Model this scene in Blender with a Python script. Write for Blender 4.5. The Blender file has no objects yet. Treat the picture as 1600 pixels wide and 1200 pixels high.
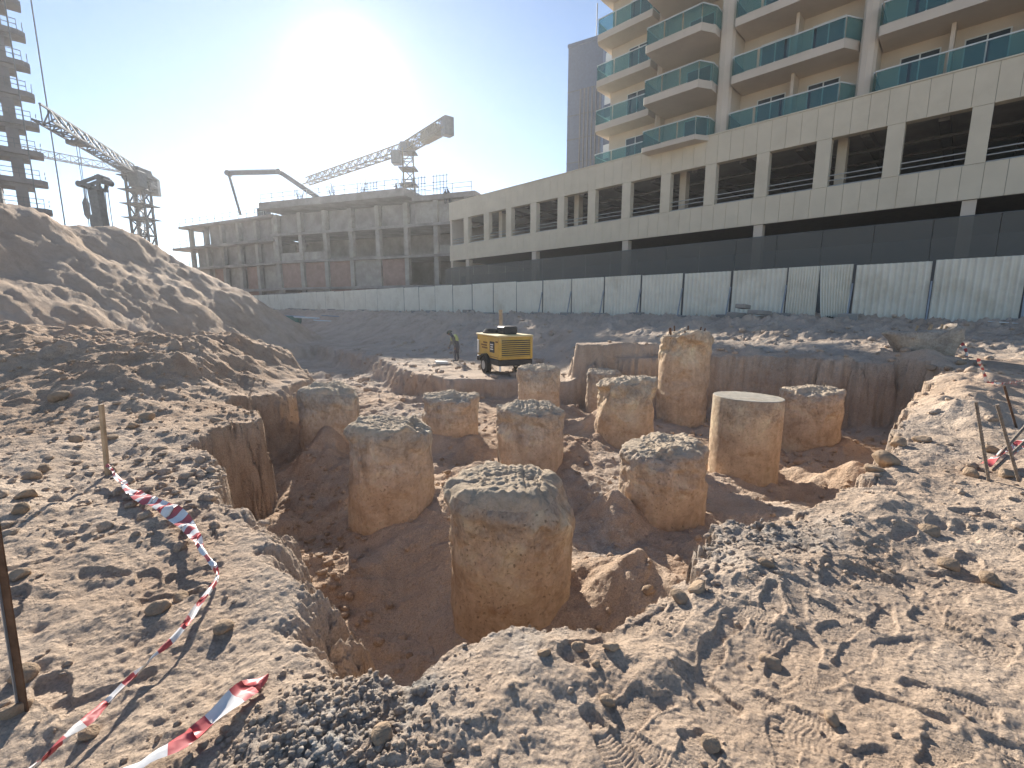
import bpy, bmesh, math, random
import numpy as np
from mathutils import Vector, Matrix
S = bpy.context.scene
COL = S.collection
rnd = random.Random(7)
R = math.radians

# ------------------------------------------------------------------ camera
EYE = 1.62; PITCH = R(9.27); FPX = 711.0          # focal length in photo pixels (1600 wide)
cam = bpy.data.cameras.new('camera'); cam.sensor_width = 36; cam.lens = 36 * FPX / 1600
cam.clip_start = 0.05; cam.clip_end = 2000
co = bpy.data.objects.new('camera', cam); COL.objects.link(co)
co.location = (0, 0, EYE); co.rotation_euler = (math.pi / 2 - PITCH, 0, 0)
S.camera = co
# ------------------------------------------------------------------ sky and sun
SUN_EL = R(23.5); SUN_AZ = R(-18.2)               # azimuth measured clockwise from +Y
SUN_DIR = Vector((math.sin(SUN_AZ) * math.cos(SUN_EL), math.cos(SUN_AZ) * math.cos(SUN_EL), math.sin(SUN_EL)))
W = bpy.data.worlds.new('World'); S.world = W; W.use_nodes = True
nt = W.node_tree; nt.nodes.clear()
sky = nt.nodes.new('ShaderNodeTexSky'); sky.sky_type = 'NISHITA'; sky.sun_disc = False
sky.sun_elevation = SUN_EL; sky.sun_rotation = SUN_AZ
sky.altitude = 1200; sky.air_density = 0.95; sky.dust_density = 0.02; sky.ozone_density = 1.6
bg = nt.nodes.new('ShaderNodeBackground'); bg.inputs[1].default_value = 0.056
nt.links.new(sky.outputs[0], bg.inputs[0])
# the sun itself and the bright aureole of dusty air round it
tc = nt.nodes.new('ShaderNodeTexCoord')
def wm(op, a, b=None, c=None):
    m = nt.nodes.new('ShaderNodeMath'); m.operation = op
    for i, v in enumerate((a, b, c)):
        if v is None: continue
        if isinstance(v, (int, float)): m.inputs[i].default_value = v
        else: nt.links.new(v, m.inputs[i])
    return m.outputs[0]
vn = nt.nodes.new('ShaderNodeVectorMath'); vn.operation = 'NORMALIZE'; nt.links.new(tc.outputs['Generated'], vn.inputs[0])
vd = nt.nodes.new('ShaderNodeVectorMath'); vd.operation = 'DOT_PRODUCT'
nt.links.new(vn.outputs[0], vd.inputs[0]); vd.inputs[1].default_value = SUN_DIR
th = wm('ARCCOSINE', wm('MINIMUM', vd.outputs['Value'], 1.0))
def ex(w, a): return wm('MULTIPLY', wm('EXPONENT', wm('MULTIPLY', th, -1 / w)), a)
glow = wm("ADD", wm("ADD", ex(0.024, 2.4), ex(0.10, 0.085)), wm("MULTIPLY", wm("LESS_THAN", th, 0.03), 12.0))
bg2 = nt.nodes.new('ShaderNodeBackground'); bg2.inputs[0].default_value = (1.0, 0.97, 0.90, 1)
nt.links.new(glow, bg2.inputs[1])
ad = nt.nodes.new('ShaderNodeAddShader'); nt.links.new(bg.outputs[0], ad.inputs[0]); nt.links.new(bg2.outputs[0], ad.inputs[1])
wo = nt.nodes.new('ShaderNodeOutputWorld'); nt.links.new(ad.outputs[0], wo.inputs[0])
sl = bpy.data.lights.new('sun', 'SUN'); sl.energy = 3.4; sl.angle = R(0.5); sl.color = (1.0, 0.93, 0.82)
so = bpy.data.objects.new('sun', sl); COL.objects.link(so); so.location = (0, 0, 60)
so.rotation_euler = SUN_DIR.to_track_quat('Z', 'Y').to_euler()
vs = S.view_settings; vs.view_transform = 'Standard'; vs.look = 'None'; vs.gamma = 1; vs.use_curve_mapping = False
vs.exposure = 1.6
S.render.engine = 'CYCLES'
S.cycles.use_denoising = True; S.cycles.max_bounces = 8; S.cycles.diffuse_bounces = 5; S.cycles.volume_bounces = 1
S.cycles.transparent_max_bounces = 12; S.cycles.sample_clamp_indirect = 4.0
HAZE_DENSITY = 0.0006

# ------------------------------------------------------------------ helpers
def ray(X, Y):
    a = (X - 800) / FPX; b = (600 - Y) / FPX
    cp, sp = math.cos(PITCH), math.sin(PITCH)
    return Vector((a, cp + b * sp, -sp + b * cp))
def at_z(X, Y, z):                     # photo pixel -> point on the level z
    d = ray(X, Y); return Vector((0, 0, EYE)) + d * ((z - EYE) / d.z)
def at_y(X, Y, y):                     # photo pixel -> point at the forward distance y
    d = ray(X, Y); return Vector((0, 0, EYE)) + d * (y / d.y)

def _h(ix, iy, seed):
    h = (ix.astype(np.int64) * 374761393 + iy.astype(np.int64) * 668265263 + seed * 974634777) & 0xffffffff
    h = ((h ^ (h >> 13)) * 1274126177) & 0xffffffff
    h = (h ^ (h >> 16)) & 0xffffffff
    return h.astype(np.float64) / 4294967295.0
def vnoise(x, y, seed=0):
    fx = np.floor(x); fy = np.floor(y); tx = x - fx; ty = y - fy
    tx = tx * tx * tx * (tx * (tx * 6 - 15) + 10); ty = ty * ty * ty * (ty * (ty * 6 - 15) + 10)
    a = _h(fx, fy, seed); b = _h(fx + 1, fy, seed); c = _h(fx, fy + 1, seed); d = _h(fx + 1, fy + 1, seed)
    return (a + (b - a) * tx) * (1 - ty) + (c + (d - c) * tx) * ty - 0.5
def fbm(x, y, octv=4, seed=0, gain=0.5):
    s = 0; amp = 1.0
    for i in range(octv):
        ca, sa = math.cos(0.7 * i + 0.3), math.sin(0.7 * i + 0.3)
        s = s + amp * vnoise((x * ca - y * sa) * 2.03 ** i + 17.3 * i, (x * sa + y * ca) * 2.03 ** i - 9.1 * i, seed + i)
        amp *= gain
    return s
def clods(x, y, cell, seed, density=0.6):        # rounded lumps, height in units of cell
    fx = np.floor(x / cell); fy = np.floor(y / cell); out = np.zeros_like(x)
    for i in (-1, 0, 1):
        for j in (-1, 0, 1):
            cx = fx + i; cy = fy + j
            px = cx + _h(cx, cy, seed); py = cy + _h(cx, cy, seed + 1)
            r = 0.18 + 0.45 * _h(cx, cy, seed + 2) ** 2
            on = _h(cx, cy, seed + 3) < density
            e = 0.7 + 0.6 * _h(cx, cy, seed + 4)
            d2 = ((x / cell - px) * e) ** 2 + ((y / cell - py) / e) ** 2
            out = np.maximum(out, np.where(on, np.sqrt(np.maximum(r * r - d2, 0)), 0))
    return out * cell
def sst(a, b, x):
    t = np.clip((x - a) / (b - a), 0, 1); return t * t * (3 - 2 * t)
def smax(a, b, k):
    h = np.clip(0.5 + 0.5 * (a - b) / k, 0, 1); return b + (a - b) * h + k * h * (1 - h)
def smin(a, b, k): return -smax(-a, -b, k)
def poly_sd(x, y, P):                             # signed distance, positive inside
    d2 = np.full(x.shape, 1e9); ins = np.zeros(x.shape, bool); n = len(P)
    for i in range(n):
        ax, ay = P[i]; bx, by = P[(i + 1) % n]; ex_, ey = bx - ax, by - ay
        t = np.clip(((x - ax) * ex_ + (y - ay) * ey) / (ex_ * ex_ + ey * ey), 0, 1)
        d2 = np.minimum(d2, (x - ax - ex_ * t) ** 2 + (y - ay - ey * t) ** 2)
        if ay != by:
            ins ^= ((ay > y) != (by > y)) & (x < ex_ * (y - ay) / ey + ax)
    d = np.sqrt(d2); return np.where(ins, d, -d)

def tag(o, label=None, cat=None, group=None, kind=None):
    if label: o['label'] = label
    if cat: o['category'] = cat
    if group: o['group'] = group
    if kind: o['kind'] = kind
    return o
def empty(name, loc=(0, 0, 0), rz=0, label=None, cat=None, group=None, parent=None):
    o = bpy.data.objects.new(name, None); COL.objects.link(o); o.location = loc; o.rotation_euler = (0, 0, rz)
    o.empty_display_size = 0.2
    if parent: o.parent = parent
    return tag(o, label, cat, group)
def link(name, me, parent=None, loc=(0, 0, 0), rot=(0, 0, 0), scale=(1, 1, 1)):
    o = bpy.data.objects.new(name, me); COL.objects.link(o)
    o.location = loc; o.rotation_euler = rot; o.scale = scale
    if parent: o.parent = parent
    return o
def grid_mesh(name, V, nu, nv, mat, wrap=False, smooth=True):      # V: (nv*nu,3), rows of nu
    me = bpy.data.meshes.new(name)
    ju = nu if wrap else nu - 1
    i = np.arange(ju); j = np.arange(nv - 1)
    I, J = np.meshgrid(i, j); I2 = (I + 1) % nu
    F = np.stack([J * nu + I, J * nu + I2, (J + 1) * nu + I2, (J + 1) * nu + I], -1).reshape(-1, 4)
    nf = len(F)
    me.vertices.add(len(V)); me.vertices.foreach_set('co', np.asarray(V, np.float32).ravel())
    me.loops.add(nf * 4); me.loops.foreach_set('vertex_index', F.astype(np.int32).ravel())
    me.polygons.add(nf); me.polygons.foreach_set('loop_start', np.arange(nf, dtype=np.int32) * 4)
    me.polygons.foreach_set('loop_total', np.full(nf, 4, np.int32))
    if smooth: me.polygons.foreach_set('use_smooth', np.ones(nf, bool))
    me.update(); me.validate()
    if mat: me.materials.append(mat)
    return me
class MB:
    def __init__(s): s.v = []; s.f = []; s.m = []; s.mi = 0
    def add(s, vs, fs):
        o = len(s.v); s.v += [tuple(v) for v in vs]; s.f += [tuple(i + o for i in f) for f in fs]; s.m += [s.mi] * len(fs); return s
    def box(s, x0, x1, y0, y1, z0, z1, M=None):
        vs = [Vector((x, y, z)) for z in (z0, z1) for y in (y0, y1) for x in (x0, x1)]
        if M: vs = [M @ v for v in vs]
        return s.add(vs, [(0, 2, 3, 1), (4, 5, 7, 6), (0, 1, 5, 4), (2, 6, 7, 3), (0, 4, 6, 2), (1, 3, 7, 5)])
    def bbox(s, x0, x1, y0, y1, z0, z1, b=0.01, M=None):               # box with chamfered edges
        bm = bmesh.new(); bmesh.ops.create_cube(bm, size=1)
        for v in bm.verts: v.co = Vector((x0 + (x1 - x0) * (v.co.x + .5), y0 + (y1 - y0) * (v.co.y + .5), z0 + (z1 - z0) * (v.co.z + .5)))
        bmesh.ops.bevel(bm, geom=bm.edges[:], offset=b, segments=1, affect='EDGES')
        bm.verts.index_update()
        vs = [M @ v.co if M else v.co.copy() for v in bm.verts]; fs = [[v.index for v in f.verts] for f in bm.faces]
        bm.free(); return s.add(vs, fs)
    def bar(s, p, q, w, h=None):                                       # square bar between two points
        p = Vector(p); q = Vector(q); h = h or w; d = (q - p).normalized()
        up = Vector((0, 0, 1)) if abs(d.z) < 0.95 else Vector((0, 1, 0))
        a = d.cross(up).normalized() * (w / 2); b = a.cross(d).normalized() * (h / 2)
        vs = [e + i * a + j * b for e in (p, q) for i, j in ((-1, -1), (1, -1), (1, 1), (-1, 1))]
        return s.add(vs, [(3, 2, 1, 0), (4, 5, 6, 7), (0, 1, 5, 4), (1, 2, 6, 5), (2, 3, 7, 6), (3, 0, 4, 7)])
    def tube(s, pts, r, n=8, cap=True):
        pts = [Vector(p) for p in pts]; rs = r if isinstance(r, (list, tuple)) else [r] * len(pts); vs = []; fs = []
        for k, p in enumerate(pts):
            d = (pts[min(k + 1, len(pts) - 1)] - pts[max(k - 1, 0)]).normalized()
            up = Vector((0, 0, 1)) if abs(d.z) < 0.95 else Vector((0, 1, 0))
            a = d.cross(up).normalized(); b = a.cross(d)
            vs += [p + rs[k] * (math.cos(2 * math.pi * i / n) * a + math.sin(2 * math.pi * i / n) * b) for i in range(n)]
        for k in range(len(pts) - 1):
            for i in range(n):
                fs.append((k * n + i, k * n + (i + 1) % n, (k + 1) * n + (i + 1) % n, (k + 1) * n + i))
        if cap: fs.append(tuple(range(n))[::-1]); fs.append(tuple(range((len(pts) - 1) * n, len(pts) * n)))
        return s.add(vs, fs)
    def prism(s, poly, y0, y1, M=None):                                # polygon in XZ pulled along Y
        n = len(poly); vs = [Vector((x, y, z)) for y in (y0, y1) for x, z in poly]
        if M: vs = [M @ v for v in vs]
        return s.add(vs, [tuple(range(n)), tuple(range(2 * n - 1, n - 1, -1))] + [(i, i + n, (i + 1) % n + n, (i + 1) % n) for i in range(n)])
    def mesh(s, name, *mats, smooth=False):
        me = bpy.data.meshes.new(name); me.from_pydata(s.v, [], s.f)
        for m in mats: me.materials.append(m)
        if len(mats) > 1: me.polygons.foreach_set('material_index', s.m)
        bm = bmesh.new(); bm.from_mesh(me); bmesh.ops.recalc_face_normals(bm, faces=bm.faces); bm.to_mesh(me); bm.free()
        if smooth: me.polygons.foreach_set('use_smooth', [True] * len(me.polygons))
        me.update(); return me
    def build(s, name, mats, parent=None, smooth=False, loc=(0, 0, 0), rot=(0, 0, 0)):
        if not isinstance(mats, (list, tuple)): mats = [mats]
        return link(name, s.mesh(name, *mats, smooth=smooth), parent, loc, rot)
def lattice(m, p, q, w, seg, t, up=Vector((0, 0, 1)), tri=False, t2=None):  # truss between two points
    p = Vector(p); q = Vector(q); d = q - p; L = d.length; dn = d.normalized()
    if abs(dn.dot(up)) > 0.95: up = Vector((0.97, 0.2, 0)).normalized()
    a = dn.cross(up).normalized(); b = a.cross(dn).normalized(); t2 = t2 or t * 0.6
    offs = [-a * w / 2 - b * w / 2, a * w / 2 - b * w / 2, b * w / 2] if tri else [(-a - b) * w / 2, (a - b) * w / 2, (a + b) * w / 2, (b - a) * w / 2]
    for o in offs: m.bar(p + o, q + o, t)
    n = max(1, round(L / seg))
    for k in range(n):
        for i in range(len(offs)):
            o1 = offs[i]; o2 = offs[(i + 1) % len(offs)]
            e0 = p + d * (k / n); e1 = p + d * ((k + 1) / n)
            if k % 2: o1, o2 = o2, o1
            m.bar(e0 + o1, e1 + o2, t2); m.bar(e0 + offs[i], e0 + offs[(i + 1) % len(offs)], t2)

# ------------------------------------------------------------------ materials
def new_mat(name):
    m = bpy.data.materials.new(name); m.use_nodes = True
    return m, m.node_tree, m.node_tree.nodes['Principled BSDF']
def noise(t, scale, detail=4, rough=0.55, vec=None, dist=0.0):
    n = t.nodes.new('ShaderNodeTexNoise'); n.inputs['Scale'].default_value = scale; n.inputs['Detail'].default_value = detail
    n.inputs['Roughness'].default_value = rough; n.inputs['Distortion'].default_value = dist
    if vec: t.links.new(vec, n.inputs['Vector'])
    return n.outputs['Fac']
def ramp(t, fac, stops):
    r = t.nodes.new('ShaderNodeValToRGB'); e = r.color_ramp.elements
    while len(e) < len(stops): e.new(0.5)
    for i, (p, c) in enumerate(stops):
        e[i].position = p; e[i].color = (*c, 1) if len(c) == 3 else c
    t.links.new(fac, r.inputs[0]); return r.outputs[0]
def grey(t, fac, lo, hi, a=0.0, b=1.0):
    m = t.nodes.new('ShaderNodeMapRange'); t.links.new(fac, m.inputs[0])
    m.inputs[1].default_value = lo; m.inputs[2].default_value = hi; m.inputs[3].default_value = a; m.inputs[4].default_value = b
    return m.outputs[0]
def mixc(t, fac, a, b, mode='MIX'):
    m = t.nodes.new('ShaderNodeMix'); m.data_type = 'RGBA'; m.blend_type = mode
    if isinstance(fac, (int, float)): m.inputs[0].default_value = fac
    else: t.links.new(fac, m.inputs[0])
    for k, v in ((6, a), (7, b)):
        if isinstance(v, tuple): m.inputs[k].default_value = (*v, 1)
        else: t.links.new(v, m.inputs[k])
    return m.outputs[2]
def math_(t, op, a, b):
    m = t.nodes.new('ShaderNodeMath'); m.operation = op
    for i, v in enumerate((a, b)):
        if isinstance(v, (int, float)): m.inputs[i].default_value = v
        else: t.links.new(v, m.inputs[i])
    return m.outputs[0]
def bump(t, p, h, dist, strength=1.0, prev=None):
    b = t.nodes.new('ShaderNodeBump'); b.inputs['Distance'].default_value = dist; b.inputs['Strength'].default_value = strength
    t.links.new(h, b.inputs['Height'])
    if prev: t.links.new(prev, b.inputs['Normal'])
    t.links.new(b.outputs[0], p.inputs['Normal']); return b.outputs[0]
def coord(t, kind='Object'):
    return t.nodes.new('ShaderNodeTexCoord').outputs[kind]
def geo_pos(t): return t.nodes.new('ShaderNodeNewGeometry').outputs['Position']
def plain(name, c, rough=0.7, metal=0.0, var=0.15, scale=3.0, bmp=0.0, spec=0.3, dirt=None):
    m, t, p = new_mat(name); g = geo_pos(t)
    f = noise(t, scale, 5, 0.6, g)
    c0 = tuple(max(0, v * (1 - var)) for v in c); c1 = tuple(min(1, v * (1 + var)) for v in c)
    col = ramp(t, f, [(0.3, c0), (0.7, c1)])
    if dirt:
        col = mixc(t, grey(t, noise(t, scale * 0.45, 6, 0.7, g), 0.5, 0.72), col, dirt)
    t.links.new(col, p.inputs['Base Color']); p.inputs['Roughness'].default_value = rough; p.inputs['Metallic'].default_value = metal
    p.inputs['Specular IOR Level'].default_value = spec
    if bmp: bump(t, p, noise(t, scale * 6, 4, 0.6, g), bmp)
    return m
def attr(t, name):
    a = t.nodes.new('ShaderNodeAttribute'); a.attribute_name = name; return a.outputs['Fac']

def make_soil():
    m, t, p = new_mat('soil'); g = geo_pos(t)
    sand = ramp(t, noise(t, 0.9, 6, 0.62, g), [(0.28, (0.51, 0.395, 0.30)), (0.5, (0.60, 0.475, 0.37)), (0.72, (0.655, 0.54, 0.435))])
    brown = ramp(t, noise(t, 1.7, 6, 0.65, g), [(0.28, (0.41, 0.28, 0.195)), (0.5, (0.53, 0.385, 0.275)), (0.75, (0.62, 0.475, 0.36))])
    col = mixc(t, attr(t, 'brown'), sand, brown)
    gr = ramp(t, noise(t, 9, 6, 0.7, g), [(0.3, (0.17, 0.16, 0.15)), (0.47, (0.36, 0.34, 0.31)), (0.66, (0.60, 0.575, 0.535))])
    gm = math_(t, 'MULTIPLY', attr(t, 'grey'), grey(t, noise(t, 3.2, 6, 0.7, g), 0.34, 0.58))
    col = mixc(t, gm, col, gr)
    col = mixc(t, 0.8, col, ramp(t, noise(t, 0.55, 8, 0.72, g), [(0.34, (0.82, 0.80, 0.79)), (0.5, (1, 1, 1)), (0.66, (1.10, 1.10, 1.09))]), 'MULTIPLY')
    # grains: light and dark specks
    sp = noise(t, 75, 3, 0.7, g); col = mixc(t, 0.55, col, ramp(t, sp, [(0.32, (0.55, 0.52, 0.5)), (0.5, (1, 1, 1)), (0.68, (1.35, 1.33, 1.3))]), 'MULTIPLY')
    t.links.new(col, p.inputs['Base Color']); p.inputs['Roughness'].default_value = 0.95; p.inputs['Specular IOR Level'].default_value = 0.1
    b = bump(t, p, noise(t, 2.6, 9, 0.70, g), 0.16, 0.7)
    b = bump(t, p, noise(t, 14, 8, 0.68, g), 0.035, 1.0, b)
    vo = t.nodes.new('ShaderNodeTexVoronoi'); vo.inputs['Scale'].default_value = 26; t.links.new(g, vo.inputs['Vector'])
    b = bump(t, p, grey(t, vo.outputs['Distance'], 0.05, 0.45, 1, 0), 0.012, 0.8, b)
    bump(t, p, noise(t, 120, 4, 0.7, g), 0.004, 1.0, b)
    return m
M_SOIL = make_soil()
def make_pile_mat(name, tone, greyness=0.5, seed=0.0):
    m, t, p = new_mat(name)
    o = coord(t); mp = t.nodes.new('ShaderNodeMapping'); mp.inputs['Location'].default_value = (seed * 7.3, seed * 3.1, 0); t.links.new(o, mp.inputs[0]); v = mp.outputs[0]
    a, b_, c = [tuple(min(0.75, k * x) for x in tone) for k in (0.60, 1.0, 1.38)]
    col = ramp(t, noise(t, 2.6, 10, 0.72, v, 0.5), [(0.34, a), (0.5, b_), (0.66, c)])
    col = mixc(t, 0.7, col, ramp(t, noise(t, 11, 6, 0.7, v, 0.4), [(0.34, (0.72, 0.67, 0.62)), (0.52, (1.05, 1.05, 1.05)), (0.68, (1.22, 1.22, 1.2))]), 'MULTIPLY')
    # vertical drag streaks from the casing
    ms = t.nodes.new('ShaderNodeMapping'); ms.inputs['Scale'].default_value = (9, 9, 0.7); t.links.new(v, ms.inputs[0])
    col = mixc(t, 0.5, col, ramp(t, noise(t, 1.6, 4, 0.6, ms.outputs[0]), [(0.3, (0.74, 0.70, 0.66)), (0.6, (1.14, 1.14, 1.14))]), 'MULTIPLY')
    sz = t.nodes.new('ShaderNodeSeparateXYZ'); t.links.new(o, sz.inputs[0])
    low = grey(t, math_(t, 'ADD', sz.outputs[2], math_(t, 'MULTIPLY', noise(t, 1.8, 5, 0.6, v), 0.7)), 0.05, -0.40)
    col = mixc(t, math_(t, 'MULTIPLY', low, 0.5), col, ramp(t, noise(t, 5, 7, 0.7, v), [(0.3, (0.48, 0.32, 0.21)), (0.55, (0.63, 0.45, 0.31)), (0.75, (0.70, 0.55, 0.42))]))
    # rusty blotches, grey cement patches near the top (object z = 0 at the top)
    col = mixc(t, grey(t, noise(t, 3.6, 6, 0.7, v), 0.55, 0.68, 0, 0.65), col, (0.40, 0.235, 0.125))
    sx = t.nodes.new('ShaderNodeSeparateXYZ'); t.links.new(o, sx.inputs[0])
    top = grey(t, sx.outputs[2], -0.55, -0.03)
    gm = math_(t, 'MULTIPLY', grey(t, math_(t, 'ADD', noise(t, 2.7, 7, 0.7, v), math_(t, 'MULTIPLY', top, 0.30)), 0.60, 0.76), greyness)
    col = mixc(t, gm, col, ramp(t, noise(t, 22, 5, 0.7, v), [(0.3, (0.20, 0.19, 0.18)), (0.65, (0.40, 0.38, 0.35))]))
    pit = grey(t, noise(t, 34, 4, 0.65, v), 0.60, 0.70)
    col = mixc(t, math_(t, 'MULTIPLY', pit, 0.5), col, (0.16, 0.11, 0.075))
    t.links.new(col, p.inputs['Base Color']); p.inputs['Roughness'].default_value = 0.92; p.inputs['Specular IOR Level'].default_value = 0.13
    b = bump(t, p, noise(t, 7, 8, 0.7, v), 0.06)
    b = bump(t, p, grey(t, noise(t, 34, 4, 0.65, v), 0.60, 0.70, 1, 0), 0.012, 1.0, b)
    bump(t, p, noise(t, 90, 4, 0.7, v), 0.006, 1.0, b)
    return m
M_PILE = [make_pile_mat('pile_concrete', (0.62, 0.485, 0.36), 0.38, 0.0), make_pile_mat('pile_concrete_ochre', (0.62, 0.465, 0.32), 0.4, 1.0),
          make_pile_mat('pile_concrete_pale', (0.58, 0.475, 0.365), 0.5, 2.0)]
def make_head_mat():
    m, t, p = new_mat('broken_concrete'); v = geo_pos(t)
    col = ramp(t, noise(t, 11, 8, 0.78, v), [(0.26, (0.27, 0.225, 0.18)), (0.40, (0.52, 0.42, 0.31)), (0.55, (0.64, 0.515, 0.385)), (0.74, (0.70, 0.59, 0.46))])
    t.links.new(col, p.inputs['Base Color']); p.inputs['Roughness'].default_value = 0.95; p.inputs['Specular IOR Level'].default_value = 0.1
    b = bump(t, p, noise(t, 16, 8, 0.75, v), 0.05); bump(t, p, noise(t, 70, 4, 0.7, v), 0.008, 1, b)
    return m
M_HEAD = make_head_mat()
M_STONE = plain('stone', (0.36, 0.265, 0.185), 0.95, var=0.28, scale=7, bmp=0.02, spec=0.1)
M_GRAVEL = plain('rubble', (0.30, 0.245, 0.195), 0.95, var=0.45, scale=9, bmp=0.01, spec=0.1)
M_CONC = plain('concrete', (0.33, 0.31, 0.28), 0.9, var=0.2, scale=0.8, bmp=0.01, dirt=(0.24, 0.22, 0.2))
M_CONC_D = plain('raw_concrete', (0.27, 0.25, 0.235), 0.9, var=0.25, scale=0.5, dirt=(0.19, 0.175, 0.165))
M_CLAD = plain('cladding', (0.64, 0.56, 0.43), 0.7, var=0.05, scale=0.9, dirt=(0.57, 0.49, 0.37))
M_JOINT = plain('joint', (0.12, 0.11, 0.095), 0.9)
M_PLASTER = plain('beige_render', (0.60, 0.52, 0.43), 0.85, var=0.06, scale=0.6, dirt=(0.52, 0.445, 0.365))
M_DARK = plain('garage_interior', (0.10, 0.092, 0.082), 0.9, var=0.2)  # dark base colour carries the lack of light inside the garage
M_RAIL = plain('grey_rail', (0.42, 0.43, 0.42), 0.45, 0.3)
M_WHITE = plain('white_metal', (0.66, 0.68, 0.66), 0.5, var=0.06)
M_FENCE = plain('hoarding_sheet', (0.74, 0.725, 0.63), 0.8, var=0.06, scale=1.3, spec=0.1, dirt=(0.60, 0.57, 0.47))
M_GALV = plain('galvanised', (0.30, 0.33, 0.36), 0.5, 0.5, var=0.15)
M_STEEL = plain('crane_steel', (0.10, 0.11, 0.12), 0.6, 0.2, var=0.2)
M_CRANE_Y = plain('crane_yellow', (0.13, 0.115, 0.075), 0.6, 0.1, var=0.2)
M_RUST = plain('rusty_steel', (0.15, 0.088, 0.055), 0.85, 0.3, var=0.4, scale=14, bmp=0.003)
M_REBAR = plain('rebar_steel', (0.24, 0.20, 0.165), 0.75, 0.4, var=0.3, scale=30)
M_WOOD = plain('timber', (0.42, 0.31, 0.20), 0.85, var=0.25, scale=9)
M_BRICK = plain('red_block', (0.29, 0.195, 0.165), 0.9, var=0.2, scale=1.2)
M_GREEN = plain('green_sheet', (0.08, 0.19, 0.155), 0.6)
M_YELLOW = plain('machine_yellow', (0.56, 0.37, 0.085), 0.6, var=0.12, scale=2.5, dirt=(0.46, 0.345, 0.16))
M_CREAM = plain('dusty_yellow_top', (0.62, 0.52, 0.28), 0.75, var=0.15, scale=5)
M_BLACK = plain('black_paint', (0.03, 0.032, 0.035), 0.55, var=0.3, scale=6)
M_TYRE = plain('tyre_rubber', (0.035, 0.034, 0.033), 0.9)
M_TAPE_R = plain('tape_red', (0.50, 0.10, 0.105), 0.45, var=0.12, scale=12)
M_TAPE_W = plain('tape_white', (0.74, 0.72, 0.70), 0.3, var=0.08, scale=12)
M_TOWER = plain('dark_tower', (0.085, 0.11, 0.165), 0.35, var=0.1)
def make_glass(name, tint, alpha, gl=0.12):
    m, t, p = new_mat(name); out = [n for n in t.nodes if n.type == 'OUTPUT_MATERIAL'][0]
    p.inputs['Base Color'].default_value = (*tint, 1); p.inputs['Roughness'].default_value = 0.06
    p.inputs['Specular IOR Level'].default_value = 0.6
    tr = t.nodes.new('ShaderNodeBsdfTransparent'); tr.inputs[0].default_value = (tint[0] + 0.25, tint[1] + 0.35, tint[2] + 0.35, 1)
    mx = t.nodes.new('ShaderNodeMixShader'); mx.inputs[0].default_value = alpha
    t.links.new(tr.outputs[0], mx.inputs[1]); t.links.new(p.outputs[0], mx.inputs[2]); t.links.new(mx.outputs[0], out.inputs[0])
    return m
M_GLASS = make_glass('green_balcony_glass', (0.15, 0.30, 0.31), 0.26)
for n_ in M_GLASS.node_tree.nodes:
    if n_.type == 'BSDF_TRANSPARENT': n_.inputs[0].default_value = (0.55, 0.76, 0.77, 1)
M_NET = make_glass('shade_net', (0.27, 0.26, 0.235), 0.40); M_NET.node_tree.nodes['Principled BSDF'].inputs['Roughness'].default_value = 0.9
for n_ in M_NET.node_tree.nodes:
    if n_.type == 'BSDF_TRANSPARENT': n_.inputs[0].default_value = (0.8, 0.8, 0.78, 1)
M_NET.node_tree.nodes['Principled BSDF'].inputs['Specular IOR Level'].default_value = 0.05
M_PANE = plain('window_glass', (0.035, 0.055, 0.07), 0.08, var=0.1, spec=0.6)
M_CUT = plain('cut_concrete', (0.44, 0.40, 0.335), 0.95, var=0.25, scale=7, bmp=0.03, dirt=(0.42, 0.335, 0.245))
M_SCRUB = plain('dry_scrub', (0.075, 0.085, 0.045), 0.9, var=0.4, scale=8)
M_POST = plain('dark_post', (0.075, 0.08, 0.085), 0.6, 0.3)
M_SILH = plain('silhouette_concrete', (0.14, 0.135, 0.14), 0.9, var=0.25, scale=0.5)  # tower concrete with its backlit shade put into a darker base colour

# ------------------------------------------------------------------ layout taken from the photograph
U = Vector((-0.7145, 0.6997, 0)); GRID_RZ = math.atan2(U.y, U.x)   # street direction (fence, car park, towers)
FENCE0 = Vector((17.06, 15.30, 0)); NIN = Vector((-0.6997, -0.7145, 0))   # NIN points into the site
# piles: left px, right px, top-centre py, base-front py, diameter
PILES_PX = [(701, 893, 758, 990, 1.20), (541, 679, 664, 806, 1.20), (463, 564, 608, 728, 1.20), (661, 747, 618, 704, 1.20),
            (777, 881, 636, 749, 1.20), (809, 876, 574, 645, 1.15), (915, 972, 580, 650, 1.10), (933, 1023, 596, 692, 1.18),
            (969, 1107, 697, 831, 1.20), (1031, 1112, 522, 664, 1.33), (1112, 1226, 619, 762, 1.22), (1219, 1319, 608, 713, 1.20)]
PILES = []
for (xl, xr, yt, yb, D) in PILES_PX:
    xc = (xl + xr) / 2; phi = math.atan((xc - 800) / FPX)
    zc = FPX * D / ((xr - xl) * math.cos(phi))                 # depth along the lens axis
    d = ray(xc, yt); p = Vector((0, 0, EYE)) + d * zc
    hd = math.hypot(p.x, p.y); k = (hd - D / 2) / hd
    b = ray(xc, yb); base = EYE + b.z * (p.y * k / b.y)
    PILES.append((p.x, p.y, p.z, base, D / 2))
def P2(X, Y, z): v = at_z(X, Y, z); return (v.x, v.y)
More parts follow.
